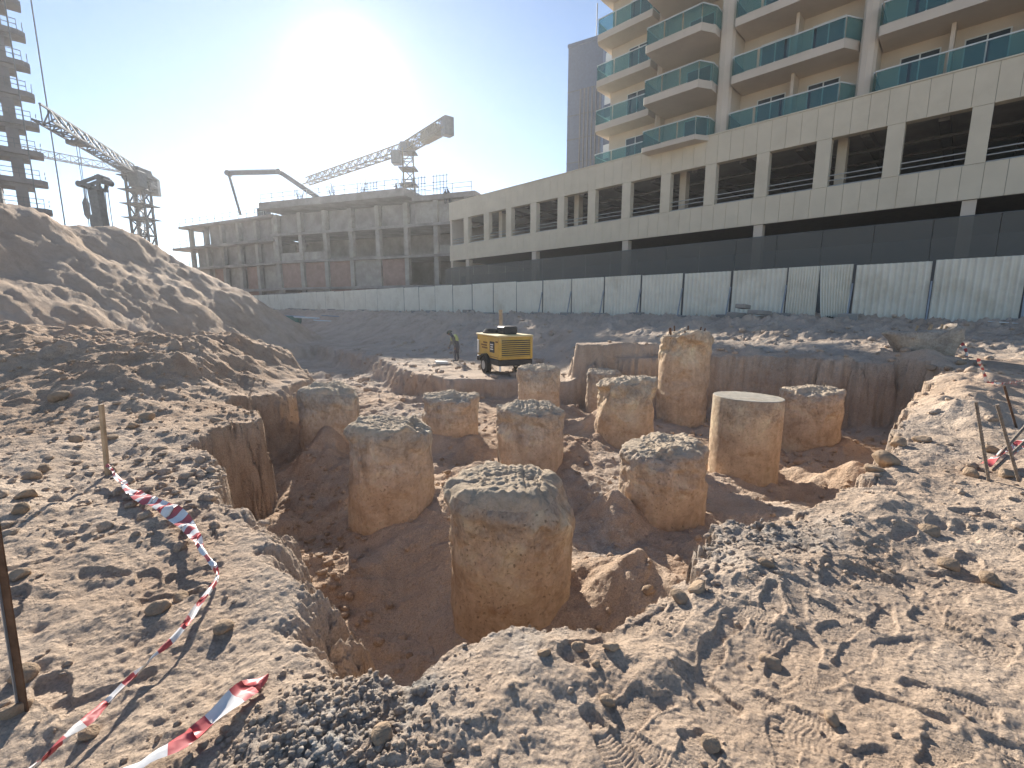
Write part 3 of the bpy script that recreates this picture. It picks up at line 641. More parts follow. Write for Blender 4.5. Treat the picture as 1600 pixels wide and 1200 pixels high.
# ------------------------------------------------------------------ apartment tower on the podium
def make_tower():
    root = empty('apartment_tower', POD0 + Vector((0, 0, Z_TOP - 0.4)), GRID_RZ, 'beige apartment tower with green glass balconies rising from the car park', 'building')
    FL = 3.15; NF = 6; YW = -2.3; H = NF * FL + 1.0
    MB().box(-9.5, 23.2, YW - 14, YW, 0.02, H).build('wall', M_PLASTER, root)
    for (a, b, f) in [(-0.75, 0.55, -0.25), (6.2, 6.95, -0.55), (13.35, 14.25, -0.45), (18.55, 18.95, -1.35)]:
        pts = [(a, YW), (a, f - 0.25), (a + 0.12, f - 0.07), ((a + b) / 2, f), (b - 0.12, f - 0.07), (b, f - 0.25), (b, YW)]
        mb = MB(); n = len(pts)
        mb.add([Vector((x, y, z)) for z in (0.03, H) for x, y in pts], [tuple(range(n)), tuple(range(2 * n - 1, n - 1, -1))] + [(i, i + n, (i + 1) % n + n, (i + 1) % n) for i in range(n)])
        mb.build('pilaster', M_PLASTER, root)
    bays = [(-9.0, -0.8, -0.55, 7), (0.62, 6.14, -0.15, 5), (7.05, 13.25, -0.15, 5), (14.3, 18.5, 0.95, 3), (19.0, 23.1, -0.7, 3)]
    # floor levels: glass of the first floor stands on the podium
    for bi, (a, b, f, npane) in enumerate(bays):
        for k in range(NF + 1):
            z = 0.30 + 0.1 + k * FL
            ch = 0.9 if bi in (2, 3) else 0.25               # slanted right-hand end
            out = [(a, YW - 0.01), (a, f - ch), (a + ch * 0.55, f), (b - 0.06, f), (b, f - 0.06), (b, YW - 0.01)]
            if bi == 4: out = [(a, YW - 0.01), (a, f), (b + 0.35, f), (b + 0.6, f - 0.5), (b + 0.6, YW - 0.8), (b, YW - 0.8), (b, YW - 0.01)]
            n = len(out); th_ = 0.46 if k else 0.3
            mb = MB(); mb.add([Vector((x, y, q)) for q in (z - th_, z) for x, y in out], [tuple(range(n)), tuple(range(2 * n - 1, n - 1, -1))] + [(i, i + n, (i + 1) % n + n, (i + 1) % n) for i in range(n)])
            if k == NF:
                mb.build('roof_slab', M_PLASTER, root); continue
            if k == 0 and bi in (1, 2, 0): pass
            sl_ = mb.build('balcony', M_PLASTER, root)
            # glass along the outline
            path = out[1:-1] if bi != 4 else out[1:-2]
            path = [(x, y - 0.05) for x, y in path]
            path = [out[0]] + path + ([out[-1]] if bi != 4 else [])
            for (p, q) in zip(path[:-1], path[1:]):
                L_ = math.hypot(q[0] - p[0], q[1] - p[1])
                if L_ < 0.15: continue
                np_ = max(1, round(L_ / 1.35))
                for j in range(np_):
                    t0, t1 = j / np_ + 0.012, (j + 1) / np_ - 0.012
                    P0 = (p[0] + (q[0] - p[0]) * t0, p[1] + (q[1] - p[1]) * t0); P1 = (p[0] + (q[0] - p[0]) * t1, p[1] + (q[1] - p[1]) * t1)
                    MB().bar((P0[0], P0[1], z + 0.53), (P1[0], P1[1], z + 0.53), 0.014, 0.95).build('glass_pane', M_GLASS, sl_)
                MB().bar((p[0], p[1], z + 1.05), (q[0], q[1], z + 1.05), 0.055).build('top_rail', M_WHITE, sl_)
            # sliding doors on the wall behind
            for (cx, w) in ([((a * 0.72 + b * 0.28), 1.6), (a * 0.28 + b * 0.72, 1.6)] if b - a > 5 else [(a * 0.55 + b * 0.45, 1.7)]):
                fr = MB(); x0, x1, y, z0, z1 = cx - w / 2, cx + w / 2, YW, z + 0.02, z + 2.15
                for (c0, c1, d0, d1) in [(x0, x0 + .06, z0, z1), (x1 - .06, x1, z0, z1), (x0 + .06, x1 - .06, z1 - .06, z1), (cx - .03, cx + .03, z0, z1 - .06)]:
                    fr.box(c0, c1, y + 0.0, y + 0.06, d0, d1)
                d = fr.build('sliding_door', M_WHITE, root)
                MB().box(x0 + .06, cx - .03, y + 0.01, y + 0.03, z0, z1 - .06).build('pane', M_PANE, d)
                MB().box(cx + .03, x1 - .06, y + 0.01, y + 0.03, z0, z1 - .06).build('pane', M_PANE, d)
            # partition between neighbouring flats
            if b - a > 5: MB().box((a + b) / 2 - 0.08, (a + b) / 2 + 0.08, YW, f - 1.1, z + 0.01, z + FL - 0.47).build('partition', M_PLASTER, root)
    return root
make_tower()

# ------------------------------------------------------------------ two towers further off
def far_tower():
    c = at_y(921, 270, 74); root = empty('glass_tower', (c.x, c.y, 0), GRID_RZ + 0.25, 'dark blue-grey slab tower with thin mast behind the balconies', 'building')
    W2, H = 3.3, at_y(921, 64, 74).z
    MB().box(-W2 / 2, W2 / 2 + 2.2, -12, 0, 0, H).build('core', M_TOWER, root)
    fin = MB().box(-0.09, 0.09, 0, 0.25, 0, H - 6.2).mesh('fin', plain('fin', (0.16, 0.145, 0.15), 0.5))
    for k in range(6): link('fin', fin, root, (-W2 / 2 + 0.25 + k * 0.62, 0, 0))
    band = MB().box(-W2 / 2 - 0.02, W2 / 2 + 2.22, -12.02, 0.05, 0, 0.12).mesh('floor_band', M_STEEL)
    for k in range(int(H / 3.4)): link('floor_band', band, root, (0, 0, 3.4 * k + 0.3))
    MB().box(-W2 / 2 - 0.1, W2 / 2 + 2.3, -12.1, 0.1, H, H + 0.5).build('parapet', M_TOWER, root)
    MB().tube([(0.2, -2, H + 0.4), (0.2, -2, H + 6)], 0.09, 6).build('mast', M_STEEL, root)
    c = at_y(940, 270, 62); root = empty('banded_tower', (c.x + 0.6, c.y, 0), GRID_RZ, 'white tower with dark window bands glimpsed beyond the balconies', 'building')
    H2 = at_y(940, 80, 62).z
    MB().box(-6, 0.6, -8, 0, 0, H2).build('wall', M_WHITE, root)
    wb = MB().box(-6.03, 0.63, -8.03, 0.03, 0, 1.5).mesh('window_band', M_TOWER)
    for k in range(1, int(H2 / 3.2)): link('window_band', wb, root, (0, 0, 3.2 * k))
far_tower()

# ------------------------------------------------------------------ concrete frame under construction beyond the site
def frame_building():
    A = Vector((-5.2, 56.5, 0)); B = Vector((-33.0, 66.5, 0)); d = B - A; L = d.length; rz = math.atan2(d.y, d.x)
    root = empty('frame_building', A, rz, 'unfinished concrete frame building with roof railings under the low sun', 'building')
    # local x runs from the car park end to the left, local +y towards the site
    FH = 3.75; levels = [1.0, 4.7, 8.4, 12.1, 15.9]; DP = 16
    slab = lambda x0, x1, z, ov=0.5, dp=DP: MB().box(x0, x1, -dp, ov, z - 0.32, z).build('floor_slab', M_CONC_D, root)
    for z in levels[1:-1]: slab(-1, L + 1.0, z, 0.25)
    # polygonal roof edge, as the roof steps in and out
    MB().box(-1, 7.5, -DP, 0.2, levels[-1] - 1.15, levels[-1] - 0.55).build('roof_slab', M_CONC_D, root)
    MB().box(7.5, L + 1.2, -DP, 1.6, levels[-1] - 0.75, levels[-1] + 0.15).build('roof_slab', M_CONC_D, root)
    colm = {}
    for li in range(len(levels) - 1):
        z0, z1 = levels[li], levels[li + 1] - (0.32 if li < 3 else 1.15)
        cm_ = MB().box(-0.3, 0.3, -0.6, 0.02, z0, z1).mesh('column', M_CONC)
        for k in range(8): link('column', cm_, root, (0.2 + k * L / 7, 0.0, 0))
    rw = random.Random(4)
    for li in range(len(levels) - 1):
        z0, z1 = levels[li], levels[li + 1] - (0.34 if li < 3 else 1.17)
        for k in range(7):
            x0 = 0.55 + k * L / 7; x1 = x0 + L / 7 - 0.7
            r_ = rw.random()
            if li == 3: MB().box(x0, x1, -0.9, -0.7, z0, z1).build('infill_wall', M_CONC_D, root)
            elif li < 2 and r_ < 0.55: MB().box(x0, x1, -0.5, -0.3, z0, z1).build('infill_wall', M_BRICK if r_ < 0.38 else M_CONC, root)
            elif r_ < 0.4: MB().box(x0, x1, -0.5, -0.3, z0, z0 + 1.1).build('upstand_wall', M_CONC, root)
    MB().box(-1, L + 1, -6.3, -6, 0.5, 14.6).build('rear_wall', M_CONC_D, root)
    MB().box(-1, 7.4, -0.65, -0.35, 12.15, 14.7).build('infill_wall', M_CONC, root)
    # left wing with overhanging slabs
    M2 = Matrix.Translation((L + 0.8, -0.8, 0)) @ Matrix.Rotation(-0.12, 4, 'Z')
    WL = 21.0
    for z, ex_, ov in [(4.7, 0, 0.3), (8.4, 0.5, 0.6), (11.6, 4.0, 0.9), (14.9, 2.0, 0.7)]:
        MB().box(0, WL + ex_, -12, ov, z - 0.35, z, M2).build('floor_slab', M_CONC_D, root)
    for k in range(6):
        for z0, z1 in [(1, 4.35), (4.7, 8.05), (8.4, 11.25), (11.6, 14.55)]:
            MB().box(0.4 + k * 4.1, 1.0 + k * 4.1, -0.5, 0.05, z0, z1, M2).build('column', M_CONC, root)
    for k in range(4): MB().box(1.1 + k * 4.1, 4.4 + k * 4.1, -0.7, -0.5, 11.6, 14.55, M2).build('infill_wall', M_CONC_D, root)
    for k in range(5): MB().box(1.1 + k * 4.1, 4.4 + k * 4.1, -0.9, -0.7, 8.4, 11.25, M2).build('infill_wall', M_CONC_D, root)
    for k in range(5): MB().box(1.1 + k * 4.1, 4.4 + k * 4.1, -0.9, -0.7, 1.0, 8.05, M2).build('infill_wall', M_BRICK if k % 2 else M_CONC, root)
    MB().box(0.5, WL - 3.2, -3.2, -2.9, 0.5, 14.5, M2).build('inner_wall', M_CONC_D, root)
    MB().box(0, WL - 0.4, -3.0, -2.7, 0.5, 11.2, M2).build('inner_wall', M_CONC_D, root)
    MB().box(WL - 1.2, WL - 0.6, -4, -3.4, 11.6, 14.55, M2).build('column', M_CONC, root)
    for k in range(4): MB().tube([M2 @ Vector((WL - 0.9 + k * 0.7, -1.5 - k, 11.6)), M2 @ Vector((WL - 0.9 + k * 0.7, -1.5 - k, 14.6))], 0.06, 6).build('prop', M_STEEL, root)
    # edge rails: posts with two rails, per stretch
    def edge_rail(x0, x1, y, z, M=Matrix()):
        m = MB(); n = max(2, int((x1 - x0) / 1.9))
        for k in range(n + 1):
            x = x0 + (x1 - x0) * k / n; m.bar(M @ Vector((x, y, z)), M @ Vector((x, y, z + 1.15)), 0.06)
        for h in (0.55, 1.08): m.bar(M @ Vector((x0, y, z + h)), M @ Vector((x1, y, z + h)), 0.05)
        m.build('edge_rail', M_RAIL, root)
    edge_rail(8.5, L + 1, 1.4, levels[-1] + 0.15); edge_rail(-0.5, 7, 0.0, levels[-1] - 0.55)
    edge_rail(0, WL + 2, 0.5, 14.9, M2); edge_rail(WL, WL + 4, 0.7, 11.6, M2); edge_rail(WL - 1, WL + 0.5, 0.4, 8.4, M2)
    # column starter bars and shutters on the roof
    rs = random.Random(9)
    for x in (10.5, 15.8, 21.0, 26.3):
        m = MB()
        for k in range(10): m.bar((x + rs.uniform(-0.7, 0.7), -1 - rs.random() * 1.2, levels[-1]), (x + rs.uniform(-0.75, 0.75), -1 - rs.random() * 1.2, levels[-1] + rs.uniform(1.6, 2.6)), 0.04)
        for h in (0.6, 1.3): m.bar((x - 0.7, -1.4, levels[-1] + h), (x + 0.7, -1.4, levels[-1] + h), 0.04)
        m.build('starter_bars', M_STEEL, root)
    for x in (3.0, 6.0, 13.0): 
        m = MB()
        for k in range(5): m.bar((x + k * 0.45, -0.5, levels[-1] - 0.6), (x + k * 0.45, -0.5, levels[-1] + 1.9), 0.05)
        for h in (0.3, 1.0, 1.7): m.bar((x - 0.2, -0.5, levels[-1] + h), (x + 2.0, -0.5, levels[-1] + h), 0.05)
        m.build('scaffold', M_STEEL, root)
    m = MB().box(L + 4, L + 5.6, -3, -2, 14.9, 16.4).build('formwork_crate', M_STEEL, root)
    return root
frame_building()

# ------------------------------------------------------------------ raw concrete tower beside the mound
def raw_tower():
    tip = at_y(68, 238, 55); root = empty('raw_concrete_tower', (tip.x, tip.y, 0), GRID_RZ, 'raw concrete tower with projecting floor slabs and scaffold poles above the spoil mound', 'building')
    # local +x = along the street away, local +y = towards the site/left
    z0 = tip.z; FL = 3.08
    slab = MB()
    pts = [(0, 0.5), (0.5, 0), (2.0, 0), (2.4, 4.6), (14, 4.6), (14, 22), (0, 22)]
    n = len(pts); slab.add([Vector((x, y, z)) for z in (-0.55, 0) for x, y in pts], [tuple(range(n)), tuple(range(2 * n - 1, n - 1, -1))] + [(i, i + n, (i + 1) % n + n, (i + 1) % n) for i in range(n)])
    slab.box(0.4, 3.0, 1.2, 4.5, -0.95, -0.56).box(0.4, 13.6, 4.61, 22, -0.95, -0.56)
    sm = slab.mesh('floor_slab', M_SILH)
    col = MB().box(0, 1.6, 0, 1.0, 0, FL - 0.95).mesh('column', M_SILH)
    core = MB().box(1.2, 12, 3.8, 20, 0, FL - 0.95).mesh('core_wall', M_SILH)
    rail = MB()
    for h in (0.5, 1.0): rail.bar((0.15, 0.6, h), (0.15, 14, h), 0.06).bar((0.6, 0.15, h), (2.0, 0.15, h), 0.06)
    for k in range(9): rail.bar((0.15, 0.6 + 1.6 * k, 0), (0.15, 0.6 + 1.6 * k, 1.05), 0.05)
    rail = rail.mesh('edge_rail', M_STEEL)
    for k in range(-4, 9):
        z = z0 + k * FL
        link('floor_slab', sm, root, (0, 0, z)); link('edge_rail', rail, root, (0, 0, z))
        for (x, y) in ((0.5, 1.7), (9.5, 4.9), (0.5, 9.5), (0.5, 15.5)): link('column', col, root, (x, y, z))
        link('core_wall', core, root, (0, 0, z))
    for (x, y) in ((-0.7, 1.2), (0.8, -0.9), (-0.7, 5.0)):
        MB().tube([(x, y, 4), (x, y, z0 + 9 * FL)], 0.07, 6).build('scaffold_pole', M_STEEL, root)
    return root
raw_tower()

# ------------------------------------------------------------------ cranes, boom, rig
def crane(label, base, htop, jib, cj, mw, jw, mat, seg=1.6, hook=None, cab=True, mast_z=0):
    root = empty('tower_crane', (0, 0, 0), 0, label, 'crane', 'tower cranes beyond the site'); root.location = (base.x, base.y, mast_z)
    T = Vector((base.x, base.y, mast_z)); top = Vector((0, 0, htop - mast_z))
    m = MB(); lattice(m, (0, 0, 0), top - Vector((0, 0, 0.6)), mw, mw, mw * 0.13); m.build('mast', mat, root)
    j = jib - T; c = cj - T; dj = (j - top); dn = dj.normalized()
    m = MB(); lattice(m, top + dn * 0.6, j, jw, jw * 1.15, jw * 0.12, tri=True); m.build('jib', mat, root)
    dc = (c - top).normalized()
    m = MB(); lattice(m, top - Vector((0, 0, 0.2)), c, jw * 0.9, jw, jw * 0.12); m.build('counter_jib', mat, root)
    side = dc.cross(Vector((0, 0, 1))).normalized()
    Mx = Matrix(((dc.x, side.x, 0, c.x), (dc.y, side.y, 0, c.y), (dc.z, 0, 1, c.z), (0, 0, 0, 1)))
    cl = (c - top).length
    MB().bbox(-0.9, 0.5, -jw * 0.5, jw * 0.5, -jw * 1.15, jw * 0.55, 0.08, Mx).build('counterweight', M_STEEL, root)
    MB().bbox(-cl * 0.55, -cl * 0.2, -jw * 0.42, jw * 0.42, -jw * 0.75, jw * 0.35, 0.05, Mx).build('winch_house', mat, root)
    MB().bbox(-mw * 0.65, mw * 0.65, -mw * 0.65, mw * 0.65, -1.3, 0.4, 0.1, Matrix.Translation(top)).build('slewing_ring', M_STEEL, root)
    cb = top + dn * (mw * 1.3) + side * mw * 0.4 - Vector((0, 0, 1.6))
    MB().bbox(-0.8, 0.8, -0.8, 0.8, -1.1, 1.1, 0.12, Matrix.Translation(cb)).build('cab', M_PANE if False else M_STEEL, root)
    for k in range(1, 5):
        z = (htop - mast_z) * (0.60 + 0.09 * k)
        MB().box(-mw * 0.85, mw * 0.85, -mw * 0.85, mw * 0.85, z, z + 0.09).build('platform', M_STEEL, root)
    if hook:
        t_, zl = hook; h = top + dj * t_
        m = MB(); 
        for o in (-0.35, 0.35): m.tube([h + dn * o - Vector((0, 0, jw * 0.4)), Vector((h.x, h.y, zl - mast_z + 1.2)) + dn * o * 0.25], 0.035, 5)
        m.build('hoist_rope', M_STEEL, root)
        MB().bbox(-0.9, 0.9, -0.5, 0.5, -0.35, 0.05, 0.05, Matrix.Translation(h - Vector((0, 0, jw * 0.55)))).build('trolley', M_STEEL, root)
        MB().tube([Vector((h.x, h.y, zl - mast_z + 1.4)), Vector((h.x, h.y, zl - mast_z + 0.8)), Vector((h.x, h.y, zl - mast_z - 0.6)), Vector((h.x, h.y, zl - mast_z - 1.0))], [0.08, 0.32, 0.28, 0.05], 8).build('hook_block', M_STEEL, root)
    return root
b = at_y(637, 228, 82); zt = b.z
crane('yellow-grey flat-top tower crane standing behind the frame building under the sun', b, zt, at_y(478, 283, 107), at_y(700, 192, 71), 1.7, 1.5, M_CRANE_Y, mast_z=0)
b = at_y(213, 268, 70)
crane('dark tower crane with ringed mast and hook cable behind the spoil mound', b, b.z, at_y(64, 175, 48), at_y(240, 288, 76), 2.0, 1.5, M_STEEL, hook=(0.72, at_y(127, 325, 53).z))
b = at_y(212, 268, 118)
crane('distant tower crane whose thin jib shows behind the dark crane', b, b.z, at_y(20, 231, 105), at_y(232, 276, 122), 1.6, 1.5, M_STEEL)
def pump_boom():
    y = 76
    P = [at_y(376, 336, y), at_y(357, 271, y), at_y(437, 269, y + 1), at_y(497, 310, y + 2), at_y(560, 352, y + 3)]
    root = empty('concrete_pump_boom', (P[-1].x, P[-1].y, 0), 0, 'folded concrete pump boom arched above the frame building', 'pump boom')
    o = Vector((P[-1].x, P[-1].y, 0)); P = [p - o for p in P]
    for k, (w, h) in enumerate([(0.28, 0.30), (0.42, 0.55), (0.55, 0.62), (0.6, 0.7)]):
        MB().bar(P[k], P[k + 1], w, h).build('boom_section', M_STEEL, root)
    for k in (1, 2, 3): MB().tube([P[k] - Vector((0, 0.45, 0)), P[k] + Vector((0, 0.45, 0))], 0.42, 12).build('hinge', M_STEEL, root)
    MB().bar(P[-1], Vector((0, 0, 0)), 0.9).build('pedestal', M_STEEL, root)
    MB().tube([P[1] + Vector((0, 0, 0.4)), P[2] + Vector((0, 0, 0.4)), P[3] + Vector((0, 0, 0.5))], 0.09, 6).build('pipe', M_RAIL, root)
pump_boom()
def drill_rig():
    y = 44; top = at_y(149, 296, y); bot = at_y(163, 372, y)
    root = empty('piling_rig', (bot.x, bot.y, 0), 0, 'dark piling rig mast with forked cable head rising behind the spoil mound', 'drilling rig')
    o = Vector((bot.x, bot.y, 0)); t_ = top - o; b_ = bot - o; ax = (t_ - b_).normalized(); low = b_ - ax * (b_.z / ax.z)
    m = MB().bar(low, t_, 0.85, 0.75); m.build('mast', M_STEEL, root)
    MB().bar(low + ax * (b_ - low).length * 1.25 - Vector((0.55, 0, 0)), t_ - ax * 3.4 - Vector((0.55, 0, 0)), 0.45, 0.5).build('leader_rail', M_STEEL, root)
    q = lambda X, Y, dy=0: at_y(X, Y, y) - o + Vector((0, dy, 0))
    m = MB()
    for dy in (-0.4, 0.4):
        for a, b2, w in [((150, 296), (146, 290), .8), ((147, 292), (131, 288), .5), ((131, 288), (158, 278), .42), ((150, 296), (162, 296), .5), ((159, 296), (162, 281), .42), ((156, 279), (166, 282), .7)]:
            m.bar(q(*a, dy), q(*b2, dy), w * 0.55)
    m.build('cable_head', M_STEEL, root)
    for (X, Y) in ((130, 289), (161, 279), (167, 285)): MB().tube([q(X, Y, -0.5), q(X, Y, 0.5)], 0.27, 14).build('sheave', M_STEEL, root)
    for (X, Y, X2) in ((132, 291, 142), (134, 291, 145), (167, 286, 179), (163, 290, 172)):
        e = at_y(X2, 375, y) - o
        MB().tube([q(X, Y), e, e + (e - q(X, Y)) * 0.6], 0.035, 5).build('cable', M_STEEL, root)
    # carrier body on tracks behind the mound
    MB().bbox(-2.2, 2.2, 1.2, 6.5, 1.3, 3.6, 0.2).build('machine_house', M_STEEL, root)
    for x in (-1.9, 1.9): MB().bbox(x - 0.4, x + 0.4, 0.5, 6.0, 0.2, 1.25, 0.3).build('track', M_TYRE, root)
drill_rig()

# ------------------------------------------------------------------ compressor
def make_compressor():
    yb = 16.6; c = at_y(779, 588, yb); gzv = gzs(c.x, c.y)
    root = empty('air_compressor', (c.x + 0.02, c.y, gzv), R(0), 'yellow towable air compressor with louvred end standing on the bench', 'compressor')
    # corner towards the viewer: long side runs back-left, louvred end runs back-right; local frame turned 45 degrees
    ax = Matrix.Rotation(R(48), 4, 'Z'); K = 1.06
    def B(mb): return mb
    # local: +x along the louvred end (to the right/back), +y along the long side (to the left/back), origin at near corner
    near = Vector((0.02, -0.62, 0))
    X = Vector((math.cos(R(26)), math.sin(R(26)), 0)); Y = Vector((-math.sin(R(40)) * 1.0, math.cos(R(40)), 0))
    X = Vector((0.93, 0.367, 0)); Y = Vector((-0.367, 0.93, 0)) 
    T = Matrix(((X.x, Y.x, 0, near.x), (X.y, Y.y, 0, near.y), (0, 0, 1, 0), (0, 0, 0, 1)))
    T = Matrix.Translation(near) @ Matrix.Rotation(R(24), 4, 'Z')
    w, l, z0, z1 = 1.30, 2.25, 0.62, 1.42
    MB().bbox(0, w, 0, l, z0, z1, 0.03, T).build('body', M_YELLOW, root)
    MB().bbox(-0.04, w + 0.04, -0.04, l + 0.06, z1, z1 + 0.07, 0.025, T).build('lid', M_CREAM, root)
    MB().box(0.09, w - 0.09, -0.006, 0.0, z0 + 0.10, z1 - 0.08, T).build('grille_recess', M_BLACK, root)
    for k in range(9):
        z = z0 + 0.115 + k * 0.073
        MB().add([T @ Vector(v) for v in [(0.09, -0.016, z + 0.034), (w - 0.09, -0.016, z + 0.034), (w - 0.09, -0.04, z), (0.09, -0.04, z), (0.09, -0.012, z - 0.004), (w - 0.09, -0.012, z - 0.004)]], [(0, 1, 2, 3), (3, 2, 5, 4)]).build('louvre', M_YELLOW, root)
    for x in (0.0, w - 0.09): MB().bbox(x, x + 0.09, -0.045, 0.0, z0 + 0.02, z1 - 0.01, 0.01, T).build('corner_post', M_YELLOW, root)
    # side panel with badge and faded lettering
    MB().box(-0.012, 0, 0.10, l - 0.1, z0 + 0.06, z0 + 0.075, T).build('seam', M_BLACK, root)
    bd = MB().bbox(-0.025, -0.001, 0.42, 0.86, z0 + 0.22, z0 + 0.62, 0.012, T).build('badge', M_BLACK, root)
    for k, (a, b2) in enumerate([(0.50, 0.78), (0.53, 0.75), (0.50, 0.78)]):
        MB().box(-0.029, -0.025, a, b2, z0 + 0.32 + k * 0.085, z0 + 0.365 + k * 0.085, T).build('badge_stripe', M_WHITE, bd)
    for k, (a, b2) in enumerate([(1.15, 1.75), (1.2, 1.82), (1.15, 1.6)]):
        m = MB(); n = 6
        for j in range(n): m.box(-0.006, -0.001, a + (b2 - a) * j / n, a + (b2 - a) * (j + 0.7) / n, z0 + 0.32 + 0.1 * k, z0 + 0.375 + 0.1 * k, T)
        m.build('faded_lettering', M_RUST, root)
    m = MB()
    for j in range(4): m.box(-0.006, -0.001, 0.10 + j * 0.06, 0.145 + j * 0.06, z1 - 0.2, z1 - 0.15, T)
    m.build('small_lettering', M_RUST, root)
    MB().bbox(-0.02, w + 0.02, 0.0, l + 0.05, 0.40, z0, 0.03, T).build('chassis', M_BLACK, root)
    for x in (-0.10, w - 0.06):
        wc = Vector((x + 0.08, l * 0.55, 0.33))
        tw = MB().tube([T @ (wc - Vector((0.11, 0, 0))), T @ (wc - Vector((0.09, 0, 0))), T @ (wc + Vector((0.09, 0, 0))), T @ (wc + Vector((0.11, 0, 0)))], [0.28, 0.33, 0.33, 0.28], 26).build('wheel', M_TYRE, root)
        MB().tube([T @ (wc - Vector((0.118, 0, 0))), T @ (wc + Vector((0.118, 0, 0)))], 0.17, 18).build('rim', M_RAIL, tw)
        m = MB()
        pts = [(wc.x, wc.y + math.cos(R(a)) * 0.42, wc.z + math.sin(R(a)) * 0.42) for a in range(20, 165, 18)]
        for p, q in zip(pts[:-1], pts[1:]): m.bar(T @ Vector(p), T @ Vector(q), 0.26, 0.03)
        m.build('mudguard', M_BLACK, root)
    MB().bar(T @ Vector((0.07, 0.08, 0.42)), T @ Vector((0.07, 0.08, 0.20)), 0.06).build('jack_leg', M_WHITE, root)
    MB().tube([T @ Vector((w / 2, l, 0.5)), T @ Vector((w / 2, l + 0.9, 0.42)), T @ Vector((w / 2, l + 1.3, 0.45))], 0.05, 8).build('drawbar', M_BLACK, root)
    MB().bbox(0.42, 0.98, 0.55, 1.25, z1 + 0.07, z1 + 0.36, 0.05, T).build('exhaust_box', M_BLACK, root)
    m = MB()
    for k in range(4): m.tube([T @ Vector((0.35 + 0.28 * math.cos(a / 10 * 2 * math.pi) * (1 - 0.1 * k), 1.65 + 0.42 * math.sin(a / 10 * 2 * math.pi) * (1 - 0.1 * k), z1 + 0.10 + 0.035 * k)) for a in range(11)], 0.03, 6)
    m.build('coiled_hose', M_TYRE, root, smooth=True)
    MB().bbox(-0.05, -0.01, l - 0.25, l - 0.1, z0 + 0.1, z0 + 0.6, 0.01, T).build('side_plate', M_WHITE, root)
    return root
make_compressor()

